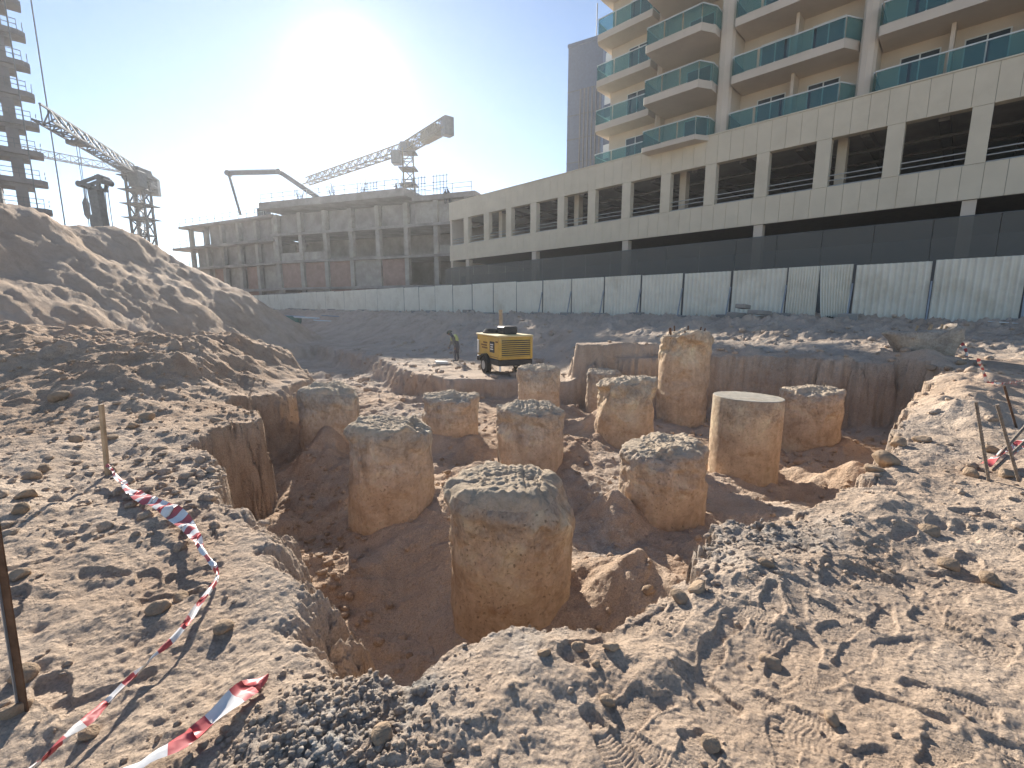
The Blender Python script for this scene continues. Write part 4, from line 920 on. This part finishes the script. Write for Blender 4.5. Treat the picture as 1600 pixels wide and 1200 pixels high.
# ------------------------------------------------------------------ worker
def skin(name, joints, edges, mat, parent=None, sub=2, root=0):
    me = bpy.data.meshes.new(name); me.from_pydata([j[0] for j in joints], edges, [])
    o = link(name, me, parent)
    md = o.modifiers.new('skin', 'SKIN'); md.use_smooth_shade = True
    for i, j in enumerate(joints):
        v = me.skin_vertices[0].data[i]; r = j[1]; v.radius = r if isinstance(r, tuple) else (r, r); v.use_root = (i == root)
    sb = o.modifiers.new('sub', 'SUBSURF'); sb.levels = sb.render_levels = sub
    me.materials.append(mat); return o
def make_worker():
    p = at_y(714, 564, 20.6); z = gzs(p.x, p.y)
    root = empty('person', (p.x, p.y, z), R(0), 'worker in dark trousers and hi-vis vest stooping on the bench near the compressor', 'person')
    S_ = 0.92
    sk = plain('skin', (0.20, 0.12, 0.08), 0.6); tr = plain('trousers', (0.10, 0.105, 0.12), 0.9); sh = plain('shirt', (0.17, 0.17, 0.16), 0.9); hv = plain('hi_vis', (0.42, 0.48, 0.20), 0.9)
    # stooping towards the left (-x): pelvis 0, chest, neck, head ; legs mid-step ; arms hanging
    J = [((0.05, 0, 0.86), .135), ((-0.06, 0, 1.10), .14), ((-0.17, 0, 1.27), .15), ((-0.235, 0, 1.335), .07), ((-0.275, 0, 1.365), .085), ((-0.32, 0, 1.40), .095), ((-0.35, 0, 1.44), .07),
         ((0.05, .10, 0.78), .10), ((0.02, .11, 0.45), .07), ((0.06, .11, 0.10), .048), ((-0.10, .12, 0.04), .04),
         ((0.05, -.10, 0.78), .10), ((-0.10, -.11, 0.46), .07), ((-0.05, -.11, 0.10), .048), ((-0.21, -.12, 0.04), .04),
         ((-0.18, .19, 1.27), .065), ((-0.26, .23, 1.02), .048), ((-0.37, .20, 0.80), .036), ((-0.41, .19, 0.72), .035),
         ((-0.18, -.19, 1.27), .065), ((-0.14, -.26, 1.02), .048), ((-0.06, -.28, 0.82), .036), ((-0.05, -.28, 0.73), .035)]
    E = [(0, 1), (1, 2), (2, 3), (3, 4), (4, 5), (5, 6), (0, 7), (7, 8), (8, 9), (9, 10), (0, 11), (11, 12), (12, 13), (13, 14), (2, 15), (15, 16), (16, 17), (17, 18), (2, 19), (19, 20), (20, 21), (21, 22)]
    J = [((x * S_, y * S_, zz * S_), r * S_) for (x, y, zz), r in J]
    b = skin('body', J, E, tr, root)
    V = [((-0.00 * S_, 0, 0.96 * S_), (.15, .165)), ((-0.08 * S_, 0, 1.13 * S_), (.155, .19)), ((-0.16 * S_, 0, 1.26 * S_), (.155, .215)), ((-0.2 * S_, 0, 1.30 * S_), (.10, .13))]
    skin('vest', V, [(0, 1), (1, 2), (2, 3)], hv, root)
    for s_ in (-1, 1):
        A = [J[15 if s_ > 0 else 19], J[16 if s_ > 0 else 20], J[17 if s_ > 0 else 21]]
        skin('sleeve', [(a[0], a[1] + 0.012) for a in A], [(0, 1), (1, 2)], sh, root)
        hb = Vector(J[18 if s_ > 0 else 22][0])
        m = MB()
        for f in range(4): m.tube([hb + Vector((-0.02 + 0.018 * f, 0, 0.01)), hb + Vector((-0.03 + 0.019 * f, 0.0, -0.045)), hb + Vector((-0.025 + 0.019 * f, -0.015 * s_, -0.085 + 0.008 * abs(f - 1.5)))], 0.008, 6)
        m.tube([hb + Vector((-0.02, -0.01 * s_, 0.02)), hb + Vector((-0.05, -0.025 * s_, -0.02)), hb + Vector((-0.055, -0.03 * s_, -0.05))], 0.009, 6)
        m.build('hand', sk, root, smooth=True)
    # face turned down to the left, and a dark helmet
    hd = Vector(J[5][0])
    skin('face', [((hd.x - 0.02, 0, hd.z - 0.05), .07), ((hd.x - 0.035, 0, hd.z + 0.0), .085), ((hd.x - 0.07, 0, hd.z - 0.02), .03), ((hd.x - 0.105, 0, hd.z - 0.025), .012)], [(0, 1), (1, 2), (2, 3)], sk, root)
    hm = bmesh.new(); bmesh.ops.create_uvsphere(hm, u_segments=18, v_segments=10, radius=0.125)
    bmesh.ops.delete(hm, geom=[v for v in hm.verts if v.co.z < -0.01], context='VERTS')
    me = bpy.data.meshes.new('helmet'); hm.to_mesh(me); hm.free(); me.materials.append(plain('helmet', (0.05, 0.065, 0.055), 0.95))
    o = link('helmet', me, root, (hd.x - 0.01, 0, hd.z + 0.035), (0, R(-25), 0), (1.12, 1, 0.95))
    return root
make_worker()

# three far-off workers on the roof of the frame building
def roof_worker(X, Y, y, lean, label):
    p = at_y(X, Y, y); root = empty('person', p, 0, label, 'person', 'workers on the unfinished roof')
    dk = bpy.data.materials.get('roof_clothes') or plain('roof_clothes', (0.09, 0.09, 0.10), 0.9)
    J = [((0, 0, 0.9), .14), ((lean * .5, 0, 1.2), .15), ((lean, 0, 1.42), .16), ((lean * 1.2, 0, 1.55), .07), ((lean * 1.4, 0, 1.70), .10), ((0, .1, .8), .1), ((0.05, .12, .45), .075), ((0, .13, .06), .05), ((-.12, .13, .03), .04),
         ((0, -.1, .8), .1), ((-0.1, -.12, .45), .075), ((-.1, -.13, .06), .05), ((-.22, -.13, .03), .04), ((lean, .22, 1.4), .07), ((lean - .1, .3, 1.1), .05), ((lean - .25, .25, .95), .04), ((lean, -.22, 1.4), .07), ((lean - .12, -.3, 1.1), .05), ((lean - .3, -.25, 1.0), .04)]
    E = [(0, 1), (1, 2), (2, 3), (3, 4), (0, 5), (5, 6), (6, 7), (7, 8), (0, 9), (9, 10), (10, 11), (11, 12), (2, 13), (13, 14), (14, 15), (2, 16), (16, 17), (17, 18)]
    skin('body', J, E, dk, root, 1)
roof_worker(697, 318, 57.5, -0.05, 'dark clothed worker on the roof edge close to the car park parapet')
roof_worker(704, 318, 57.5, -0.25, 'dark clothed worker leaning over on the roof edge near the car park parapet')
roof_worker(620, 306, 64.0, 0.0, 'lone dark worker standing on the roof beside the yellow-grey crane mast')
roof_worker(420, 338, 72.0, -0.1, 'dark worker standing on the left wing roof below the pump boom')

# ------------------------------------------------------------------ broken pile head on the bank, stakes, rebar, tape
def lump(name, seed, sub=4, amp=0.25, mat=M_STONE, sc=(1, 1, 1), cuts=0):
    bm = bmesh.new(); bmesh.ops.create_icosphere(bm, subdivisions=sub, radius=1)
    P = np.array([v.co[:] for v in bm.verts]); n = vn3(P, 0.9, seed) * amp * 1.6 + vn3(P, 2.4, seed + 3) * amp * 0.5 + (vn3(P, 6, seed + 5) * amp * 0.2 if sub > 2 else 0)
    rs = np.random.RandomState(seed)
    P = P * (1 + n)[:, None]
    for _ in range(cuts):                                 # flat broken facets
        d = rs.normal(size=3); d /= np.linalg.norm(d); h = rs.uniform(0.55, 0.8)
        k = P @ d; P = P - np.maximum(k - h, 0)[:, None] * d * 0.9
    P = P * np.array(sc)
    for v, q in zip(bm.verts, P): v.co = q
    me = bpy.data.meshes.new(name); bm.to_mesh(me); bm.free(); me.materials.append(mat)
    me.polygons.foreach_set('use_smooth', [sub > 2] * len(me.polygons)); return me
def broken_block():
    y = 11.9; c = at_y(1440, 545, y); zb = gz(c.x, c.y) - 0.05
    root = empty('broken_pile_head', (c.x, c.y, zb), R(-20), 'broken slab of pile concrete with pale rebar stubs resting on the bank before the fence', 'concrete block')
    nu, nv = 60, 26; V = []
    prof = [(-0.62, 0.02), (-0.66, 0.12), (-0.85, 0.40), (-1.08, 0.60), (-1.02, 0.66), (0.50, 0.72), (0.70, 0.86), (0.88, 0.78), (0.92, 0.50), (0.80, 0.22), (0.72, 0.02)]
    pr = []
    for (a, b2) in zip(prof[:-1], prof[1:]):
        for t in np.linspace(0, 1, 6, endpoint=False): pr.append((a[0] + (b2[0] - a[0]) * t, a[1] + (b2[1] - a[1]) * t))
    pr.append(prof[-1]); pr.append((0.0, 0.02)); nu = len(pr)
    for j in range(nv):
        y_ = -0.42 + 0.84 * j / (nv - 1); sq = (1 - abs(2 * j / (nv - 1) - 1) ** 5 * 0.35) if 0 < j < nv - 1 else 0.02
        for (x, z) in pr: V.append((x * sq, y_ if sq > .1 else y_, 0.42 + (z - 0.42) * sq))
    V = np.array(V); n = vn3(V, 1.8, 5)[:, None] * 0.10 + vn3(V, 6, 8)[:, None] * 0.035 + vn3(V, 17, 9)[:, None] * 0.015
    dirn = V - np.array([0, 0, 0.42]); dirn /= np.linalg.norm(dirn, axis=1)[:, None] + 1e-6
    V = (V + n * dirn) * np.array([0.80, 0.9, 0.95])
    link('slab', grid_mesh('slab', V, nu, nv, M_PILE[2], wrap=True), root)
    for (x, h, r_) in [(-0.18, 0.22, 0.028), (0.10, 0.25, 0.04), (0.33, 0.26, 0.03), (0.42, 0.22, 0.03), (-0.55, 0.10, 0.02)]:
        MB().tube([(x, 0.0, 0.45), (x + 0.01, 0.0, 0.56 + h * 0.5), (x + 0.03, 0, 0.56 + h)], r_, 8).build('rebar_stub', M_WOOD if r_ > 0.027 else M_REBAR, root)
    return c, zb
BLK, BLKZ = broken_block()
# earth plinth under the slab is part of the ground; loose lumps beside it
def ribbon(name, pts, w, label, stripe=0.14, twist=None, seed=0, group=None, wf=None):
    """barrier tape: pts world points; red and white stripes as separate faces"""
    P = [Vector(p) for p in pts]; Q = []
    for i in range(len(P) - 1):                            # Catmull-Rom
        p0, p1, p2, p3 = P[max(i - 1, 0)], P[i], P[i + 1], P[min(i + 2, len(P) - 1)]
        n = max(3, int((p2 - p1).length / 0.025))
        for k in range(n):
            t = k / n; Q.append(0.5 * ((2 * p1) + (p2 - p0) * t + (2 * p0 - 5 * p1 + 4 * p2 - p3) * t * t + (3 * p1 - p0 - 3 * p2 + p3) * t ** 3))
    Q.append(P[-1]); rr_ = random.Random(seed); vs = []; L = 0; Ls = []
    for i, q in enumerate(Q):
        d = (Q[min(i + 1, len(Q) - 1)] - Q[max(i - 1, 0)]).normalized(); sd = d.cross(Vector((0, 0, 1))).normalized(); up = sd.cross(d)
        if i: L += (q - Q[i - 1]).length
        tw = twist(i / (len(Q) - 1)) if twist else 0
        a = math.cos(tw) * sd + math.sin(tw) * up; b2 = -math.sin(tw) * sd + math.cos(tw) * up
        ww = w * (0.85 + 0.15 * math.sin(L * 9 + seed))
        if wf: ww *= wf(i / (len(Q) - 1))
        for k in range(5):
            f = k / 4 - 0.5
            vs.append(q + a * ww * f + b2 * (0.012 * math.cos(f * 5 + L * 14) + 0.006 * math.sin(L * 31 + k)) + Vector((0, 0, 0.012)))
        Ls.append(L)
    m = MB()
    for i in range(len(Q) - 1):
        m.mi = int(Ls[i] / stripe) % 2
        m.add([vs[i * 5 + k] for k in range(5)] + [vs[(i + 1) * 5 + k] for k in range(5)], [(k, k + 1, k + 6, k + 5) for k in range(4)])
    me = m.mesh(name, M_TAPE_R, M_TAPE_W, smooth=True)
    bm = bmesh.new(); bm.from_mesh(me); bmesh.ops.remove_doubles(bm, verts=bm.verts, dist=0.0003); bm.to_mesh(me); bm.free()
    o = link(name, me); tag(o, label, 'tape', group); return o
def on(X, Y, dz=0.03):                                    # photo pixel on the near ground
    p = at_z(X, Y, 0)
    for _ in range(4): p = at_z(X, Y, gzs(p.x, p.y) + dz)
    return p
def stake(name, X, Y0, Y1, r, mat, label, cat, X1=None, square=False, group=None):
    """stake from its foot pixel (X, Y1) up to the top pixel (X1, Y0)"""
    f = on(X, Y1, 0); t_ = at_y(X1 or X, Y0, f.y + 0.02); f2 = f - (t_ - f).normalized() * 0.25
    o = empty(name, f, 0, label, cat, group)
    if square: MB().bar(f2 - f, t_ - f, r * 2, r * 2).build('shaft', mat, o)
    else:
        L = (t_ - f2).length; n = int(L / 0.014); pts = []; rs = []
        for k in range(n + 1): pts.append((f2 - f) + (t_ - f2) * (k / n)); rs.append(r * (1.14 if k % 2 else 0.9))
        MB().tube(pts, rs, 8).build('ribbed_bar' if r > 0.01 else 'shaft', mat, o)
    return f, t_
f, t_ = stake('timber_stake', 168, 632, 740, 0.016, M_WOOD, 'thin weathered stake holding the barrier tape beside the trench', 'stake', 158, True)
tp = [f + (t_ - f) * 0.12, on(200, 765, 0.05), on(232, 783, 0.05), on(262, 797, 0.06), on(292, 822, 0.07), on(315, 858, 0.08), on(332, 885, 0.05), on(340, 905, 0.03), on(318, 938, 0.05), on(285, 985, 0.06), on(230, 1040, 0.06), on(160, 1108, 0.06), on(100, 1160, 0.08), on(50, 1205, 0.08), on(-30, 1270, 0.1)]
def tape_w(t): t = np.array(t); return float(0.30 + 0.70 * sst(0.05, 0.26, t) - 0.72 * sst(0.50, 0.64, t))
ribbon('barrier_tape', tp, 0.115, 'long red and white barrier tape trailing from the thin stake along the trench', 0.085, lambda t: 0.5 * math.sin(t * 11), 3, None, tape_w)
ribbon('barrier_tape', [on(418, 1062, 0.02), on(400, 1070, 0.03), on(370, 1092, 0.04), on(330, 1130, 0.03), on(290, 1160, 0.03), on(235, 1188, 0.03), on(170, 1230, 0.03), on(120, 1260, 0.03)], 0.10, 'short loose red and white tape end lying beside the grey gravel', 0.13, lambda t: 0.45 * math.sin(t * 7 + 0.4), 8, None, lambda t: 0.15 + 0.85 * min(1, t * 6))
ribbon('barrier_tape', [on(1538, 728, 0.05), on(1556, 716, 0.10), on(1578, 706, 0.12), on(1600, 692, 0.16), on(1640, 676, 0.22)], 0.12, 'red and white tape wound past the ribbed rebar stakes', 0.12, lambda t: 0.7 * math.sin(t * 9), 5)
blk = [Vector((BLK.x + 0.45, BLK.y - 0.35, BLKZ + 0.70)), Vector((BLK.x + 0.50, BLK.y - 0.45, BLKZ + 0.45)), Vector((BLK.x + 0.62, BLK.y - 0.52, BLKZ + 0.22)), Vector((BLK.x + 0.66, BLK.y - 0.55, BLKZ + 0.02))]
ribbon('barrier_tape', blk, 0.07, 'narrow red and white tape hanging down the broken slab of pile concrete', 0.09, lambda t: 1.2, 4)
ribbon('barrier_tape', [on(1528, 562, 0.5), on(1536, 580, 0.25), on(1543, 597, 0.05), on(1565, 600, 0.04), on(1600, 596, 0.05)], 0.05, 'thin pale tape slumped on the sandy flat beyond the rusty rod', 0.12, lambda t: 0.8, 6)
stake('rebar_stake', 1545, 628, 752, 0.013, M_REBAR, 'upright ribbed rebar stake on the pit side of the pair', 'rebar', 1525)
stake('rebar_stake', 1592, 632, 752, 0.013, M_REBAR, 'leaning ribbed rebar stake crossed by the lying rods', 'rebar', 1558)
stake('rusty_rod', 1588, 603, 668, 0.012, M_RUST, 'thin rusty rod standing in the sand behind the ribbed stakes', 'rod', 1569)
for (a, b2, lb) in [((1547, 728), (1625, 640), 'pale ribbed bar lying aslant between the rebar stakes, the upper one'), ((1552, 735), (1640, 655), 'pale ribbed bar lying aslant between the rebar stakes, the lower one')]:
    p = on(*a, 0.02); q = at_y(b2[0], b2[1], p.y + 0.25)
    o = empty('loose_rebar', p, 0, lb, 'rebar'); n = 50
    MB().tube([(q - p) * (k / n) for k in range(n + 1)], [0.014 * (1.12 if k % 2 else 0.9) for k in range(n + 1)], 8).build('ribbed_bar', M_REBAR, o)
# flat steel strip standing close by on the left
p = Vector((-1.985, 1.62, 0)); z = gzs(p.x, p.y)
o = empty('steel_strip_post', (p.x, p.y, z), 0, 'rusty perforated steel strip post standing in the sand close to the tape', 'post')
m = MB().bar((-0.02, 0, -0.3), (0.0, 0.02, 0.86), 0.034, 0.006); m.build('strip', M_RUST, o)
MB().bar((-0.036, 0.004, -0.3), (-0.016, 0.024, 0.86), 0.004, 0.03).build('flange', M_GALV, o)
# stake behind the compressor
c = at_y(783, 520, 21.5); z = gzs(c.x, c.y)
o = empty('timber_post', (c.x, c.y, z), 0, 'pale timber post standing behind the yellow compressor', 'post')
hh = at_y(782, 484, 21.5).z - z
MB().bar((0.03, 0, -0.3), (-0.02, 0, hh), 0.16, 0.05).build('board', M_WOOD, o)

# ------------------------------------------------------------------ planks, blocks and debris near the fence
def board(X, Y, y, size, rz, tilt, mat, name, label, cat, lift=0.05, group=None):
    c = at_y(X, Y, y); z = gzs(c.x, c.y); o = MB().bbox(-size[0] / 2, size[0] / 2, -size[1] / 2, size[1] / 2, -size[2] / 2, size[2] / 2, min(size) * 0.12).build(name, mat, None, loc=(c.x, c.y, z + lift + size[2] / 2), rot=(tilt, R(4), rz))
    return tag(o, label, cat, group)
board(690, 567, 20.0, (0.55, 0.35, 0.10), 0.4, 0.05, M_WHITE, 'foam_slab', 'small white slab lying on the bench near the stooping worker', 'slab', 0.02)
board(480, 492, 44, (2.6, 0.25, 0.06), 0.9, 0.5, M_WHITE, 'white_board', 'white board leaning steeply on the debris before the far fence', 'board', 0.5)
board(512, 499, 42, (2.4, 0.3, 0.05), 0.5, 0.15, M_WHITE, 'white_board', 'white board lying flat on the bank below the far fence', 'board', 0.1)
board(524, 498, 43, (2.4, 0.25, 0.05), 0.55, 0.15, M_GALV, 'grey_board', 'grey board lying beside the flat white board on the bank', 'board', 0.1)
board(440, 495, 44, (1.1, 1.0, 0.9), 0.3, 0, M_GREEN, 'green_crate', 'small green crate among debris at the foot of the mound', 'crate', 0.0)
board(456, 493, 45, (1.5, 1.2, 1.0), 0.2, 0, M_GREEN, 'green_bin', 'larger green bin under the leaning grey plank by the mound', 'bin', 0.0)
board(448, 484, 45, (3.2, 0.3, 0.08), 0.45, 0.2, M_GALV, 'grey_plank', 'grey plank propped on the green bin by the mound', 'plank', 1.1)
board(1570, 517, 14.3, (0.9, 0.22, 0.03), -0.1, 0.05, M_WHITE, 'white_board', 'white board lying at the foot of the hoarding near the big footing block', 'board', 0.03)
for (X, Y, y, sz, rz, lift, lb) in [(1150, 499, 20.0, (0.75, 0.5, 0.30), 0.5, 0.0, 'lower grey concrete block at the fence foot beneath the pallet'), (1160, 491, 20.2, (0.72, 0.4, 0.18), 0.75, 0.33, 'dark flat concrete block lying on top of the lower grey block'),
                                   (1186, 496, 19.6, (0.75, 0.6, 0.18), 0.3, 0.12, 'pale flat-topped concrete block next to the dark block pair')]:
    board(X, Y, y, sz, rz, 0.03, M_CONC, 'concrete_block', lb, 'block', lift)

def scrub(c, r_, seed, label):
    z = gzs(c.x, c.y); o = empty('scrub_bush', (c.x, c.y, z), 0, label, 'bush', 'dry scrub at the fence foot'); rg = random.Random(seed)
    m = MB()
    for k in range(260):
        a = rg.uniform(0, 6.28); d = r_ * math.sqrt(rg.random()); b_ = Vector((d * math.cos(a), d * math.sin(a) * 0.6, 0)); h = r_ * rg.uniform(0.25, 0.7) * (1.1 - d / r_ * 0.6)
        t_ = b_ + Vector((rg.uniform(-.3, .3) * r_, rg.uniform(-.3, .3) * r_, h)); w_ = Vector((rg.uniform(-1, 1), rg.uniform(-1, 1), rg.uniform(-.3, .3))).normalized() * r_ * 0.05; md = (b_ + t_) / 2 + Vector((0, 0, h * 0.15))
        m.add([b_, md - w_, t_, md + w_], [(0, 1, 2, 3)])
    m.build('foliage', M_SCRUB, o)
    MB().tube([(0, 0, -0.05), (0.02, 0, r_ * 0.35)], [0.03 * r_, 0.012], 5).build('stem', M_WOOD, o)
for k, (s_, r_, lb) in enumerate([(5.4, 0.34, 'dark scrub tuft at the fence foot beneath the torn sheet'), (2.9, 0.30, 'dark scrub tuft at the fence foot behind the broken slab')]):
    scrub(FENCE0 + U * s_ + NIN * 0.35, r_, 40 + k, lb)

# ------------------------------------------------------------------ stones one can count
SM = [lump('stone', 10 + k, 3, 0.22, M_STONE, (1, 0.8 + 0.05 * k, 0.62 + 0.04 * (k % 3)), 5) for k in range(6)]
rs = random.Random(21)
STONE_AT = [(485, 845, .075), (502, 855, .05), (472, 858, .05), (498, 870, .05), (512, 838, .045), (530, 858, .04), (520, 880, .04), (640, 1030, .04), (230, 655, .10), (176, 687, .07), (92, 625, .13), (50, 747, .09), (45, 776, .10), (205, 668, .07), (30, 800, .07),
            (150, 672, .07), (120, 690, .08), (70, 735, .07), (338, 660, .10), (30, 905, .06), (35, 1060, .06), (25, 1115, .05), (350, 985, .05), (250, 955, .06), (280, 935, .05), (140, 1150, .04), (600, 1155, .05), (850, 1022, .03), (1485, 885, .06), (1195, 880, .05), (1205, 1035, .05), (1110, 1165, .04),
            (1550, 910, .06), (1090, 920, .06), (1060, 935, .05), (1010, 925, .07), (1440, 690, .09), (1385, 725, .14), (1400, 700, .09), (1365, 735, .08), (1455, 830, .07), (905, 1010, .035), (955, 1015, .04), (930, 1040, .025), (1520, 745, .08), (1575, 745, .08), (1545, 705, .07), (860, 690, .07), (885, 680, .06), (700, 740, .06), (690, 720, .05), (715, 728, .05), (1500, 570, .10), (1480, 578, .09), (1455, 578, .13), (1300, 1130, .04), (950, 1100, .035)]
def ray_ground(X, Y):
    d = ray(X, Y); ts = np.geomspace(1.2, 60, 900); P = np.array([0, 0, EYE]) + ts[:, None] * np.array(d)
    z, _, _ = height(P[:, 0], P[:, 1], fine=False); k = np.argmax(P[:, 2] < z); return Vector(P[k])
LAND = [(PILES[k][0], PILES[k][1] - 0.5, 'at the foot of the ' + n_) for k, n_ in [(0, 'broad ochre pile'), (1, 'squat tan pile'), (2, 'mottled whitish pile'), (4, 'upright tan pile'), (8, 'blocky tan pile'), (10, 'smooth flat-topped pile')]]
LAND += [(-2.6, 4.9, 'in the cluster below the vertical cut face of the trench'), (-4.0, 4.6, 'near the thin tape stake'), (-6.5, 6.5, 'on the crumbly slope of the spoil heap'), (-1.9, 2.6, 'beside the bend of the long barrier tape'), (-1.9, 1.7, 'between the steel strip post and the long tape'),
         (-0.5, 1.7, 'by the grey gravel patch'), (0.2, 2.2, 'on the rim before the broad ochre pile'), (1.2, 2.6, 'on the rim before the blocky tan pile'), (1.4, 1.6, 'among the boot prints in the sand'), (3.4, 3.2, 'on the open sand beyond the boot prints'), (4.6, 4.4, 'among the rebar stakes'), (4.2, 5.4, 'on the crumbling pit rim near the rebar stakes'), (BLK.x, BLK.y, 'below the broken slab of pile concrete')]
for i, (X, Y, r_) in enumerate(STONE_AT):
    p = ray_ground(X, Y)
    o = link('stone', SM[i % 6], None, (p.x, p.y, gz(p.x, p.y) + r_ * 0.22), (rs.uniform(-.3, .3), rs.uniform(-.3, .3), rs.uniform(0, 6.28)), (r_, r_, r_))
    w_ = min(LAND, key=lambda q: (q[0] - p.x) ** 2 + (q[1] - p.y) ** 2)[2]
    sz = 'pebble-sized' if r_ < 0.045 else ('fist-sized' if r_ < 0.075 else 'large blunt')
    tag(o, sz + ' tan stone lying ' + w_, 'stone', 'stones ' + w_)

# ------------------------------------------------------------------ rubble nobody could count
def rubble():
    rg = np.random.RandomState(5); pts = []
    def area(n, fx, fy, smin_, smax_, cond=None):
        x = fx(n); y = fy(n); s = smin_ + (smax_ - smin_) * rg.rand(n) ** 3
        pts.append(np.stack([x, y, s], -1))
    area(1700, lambda n: rg.uniform(-4.5, 6, n), lambda n: 1.3 + 5.5 * rg.rand(n) ** 1.6, 0.003, 0.020)
    area(1300, lambda n: rg.normal(-0.66, 0.22, n), lambda n: rg.normal(1.48, 0.2, n), 0.004, 0.020)
    area(420, lambda n: rg.normal(1.7, 0.45, n), lambda n: rg.normal(3.0, 0.25, n), 0.006, 0.026)
    area(1800, lambda n: rg.uniform(-9.5, -2.5, n), lambda n: rg.uniform(3.0, 9.5, n), 0.008, 0.048)
    area(1500, lambda n: rg.uniform(-4.5, 7, n), lambda n: rg.uniform(3, 13, n), 0.012, 0.06)
    area(500, lambda n: rg.normal(-2.6, 0.5, n), lambda n: rg.normal(4.6, 0.7, n), 0.015, 0.07)
    area(900, lambda n: rg.uniform(2, 16, n), lambda n: rg.uniform(8, 19, n), 0.02, 0.12)
    area(600, lambda n: rg.uniform(-10, 3, n), lambda n: rg.uniform(15, 30, n), 0.03, 0.16)
    A = np.concatenate(pts); z, br, gr = height(A[:, 0], A[:, 1])
    bm = bmesh.new(); bmesh.ops.create_icosphere(bm, subdivisions=1, radius=1); V0 = np.array([v.co[:] for v in bm.verts]); F0 = np.array([[v.index for v in f.verts] for f in bm.faces]); bm.free()
    n = len(A); nv = len(V0)
    V = V0[None] * (1 + 0.75 * (rg.rand(n, nv, 1) - 0.5)) * np.stack([rg.uniform(.7, 1.3, n), rg.uniform(.7, 1.2, n), rg.uniform(.45, .9, n)], -1)[:, None]
    a = rg.rand(n) * 6.28; ca, sa = np.cos(a)[:, None], np.sin(a)[:, None]
    X = V[..., 0] * ca - V[..., 1] * sa; Y = V[..., 0] * sa + V[..., 1] * ca
    V = np.stack([X, Y, V[..., 2]], -1) * A[:, 2][:, None, None]
    V[..., 0] += A[:, 0:1]; V[..., 1] += A[:, 1:2]; V[..., 2] += (z + A[:, 2] * 0.25)[:, None]
    F = (F0[None] + (np.arange(n) * nv)[:, None, None]).reshape(-1, 3)
    me = bpy.data.meshes.new('rubble'); me.vertices.add(n * nv); me.vertices.foreach_set('co', V.astype(np.float32).ravel())
    nf = len(F); me.loops.add(nf * 3); me.loops.foreach_set('vertex_index', F.astype(np.int32).ravel()); me.polygons.add(nf)
    me.polygons.foreach_set('loop_start', np.arange(nf, dtype=np.int32) * 3); me.polygons.foreach_set('loop_total', np.full(nf, 3, np.int32)); me.update(); me.validate()
    for nm, v in (('brown', br), ('grey', gr)):
        at = me.attributes.new(nm, 'FLOAT', 'POINT'); at.data.foreach_set('value', np.repeat(v, nv).astype(np.float32))
    me.materials.append(M_SOIL)
    tag(link('rubble', me), 'small clods and gravel strewn over the sandy ground and pit', 'rubble', kind='stuff')
rubble()

# ------------------------------------------------------------------ dusty air
if HAZE_DENSITY > 0:
    o = MB().box(-260, 260, -250, 260, -6, 52).build('haze', []); me = o.data
    m = bpy.data.materials.new('dusty_air'); m.use_nodes = True; t = m.node_tree; t.nodes.clear()
    v = t.nodes.new('ShaderNodeVolumePrincipled'); v.inputs['Color'].default_value = (0.92, 0.95, 1.0, 1); v.inputs['Density'].default_value = HAZE_DENSITY; v.inputs['Anisotropy'].default_value = 0.6
    out = t.nodes.new('ShaderNodeOutputMaterial'); t.links.new(v.outputs[0], out.inputs['Volume']); me.materials.append(m)
    tag(o, 'thin pale dust haze hanging over the whole site', None, kind='stuff')
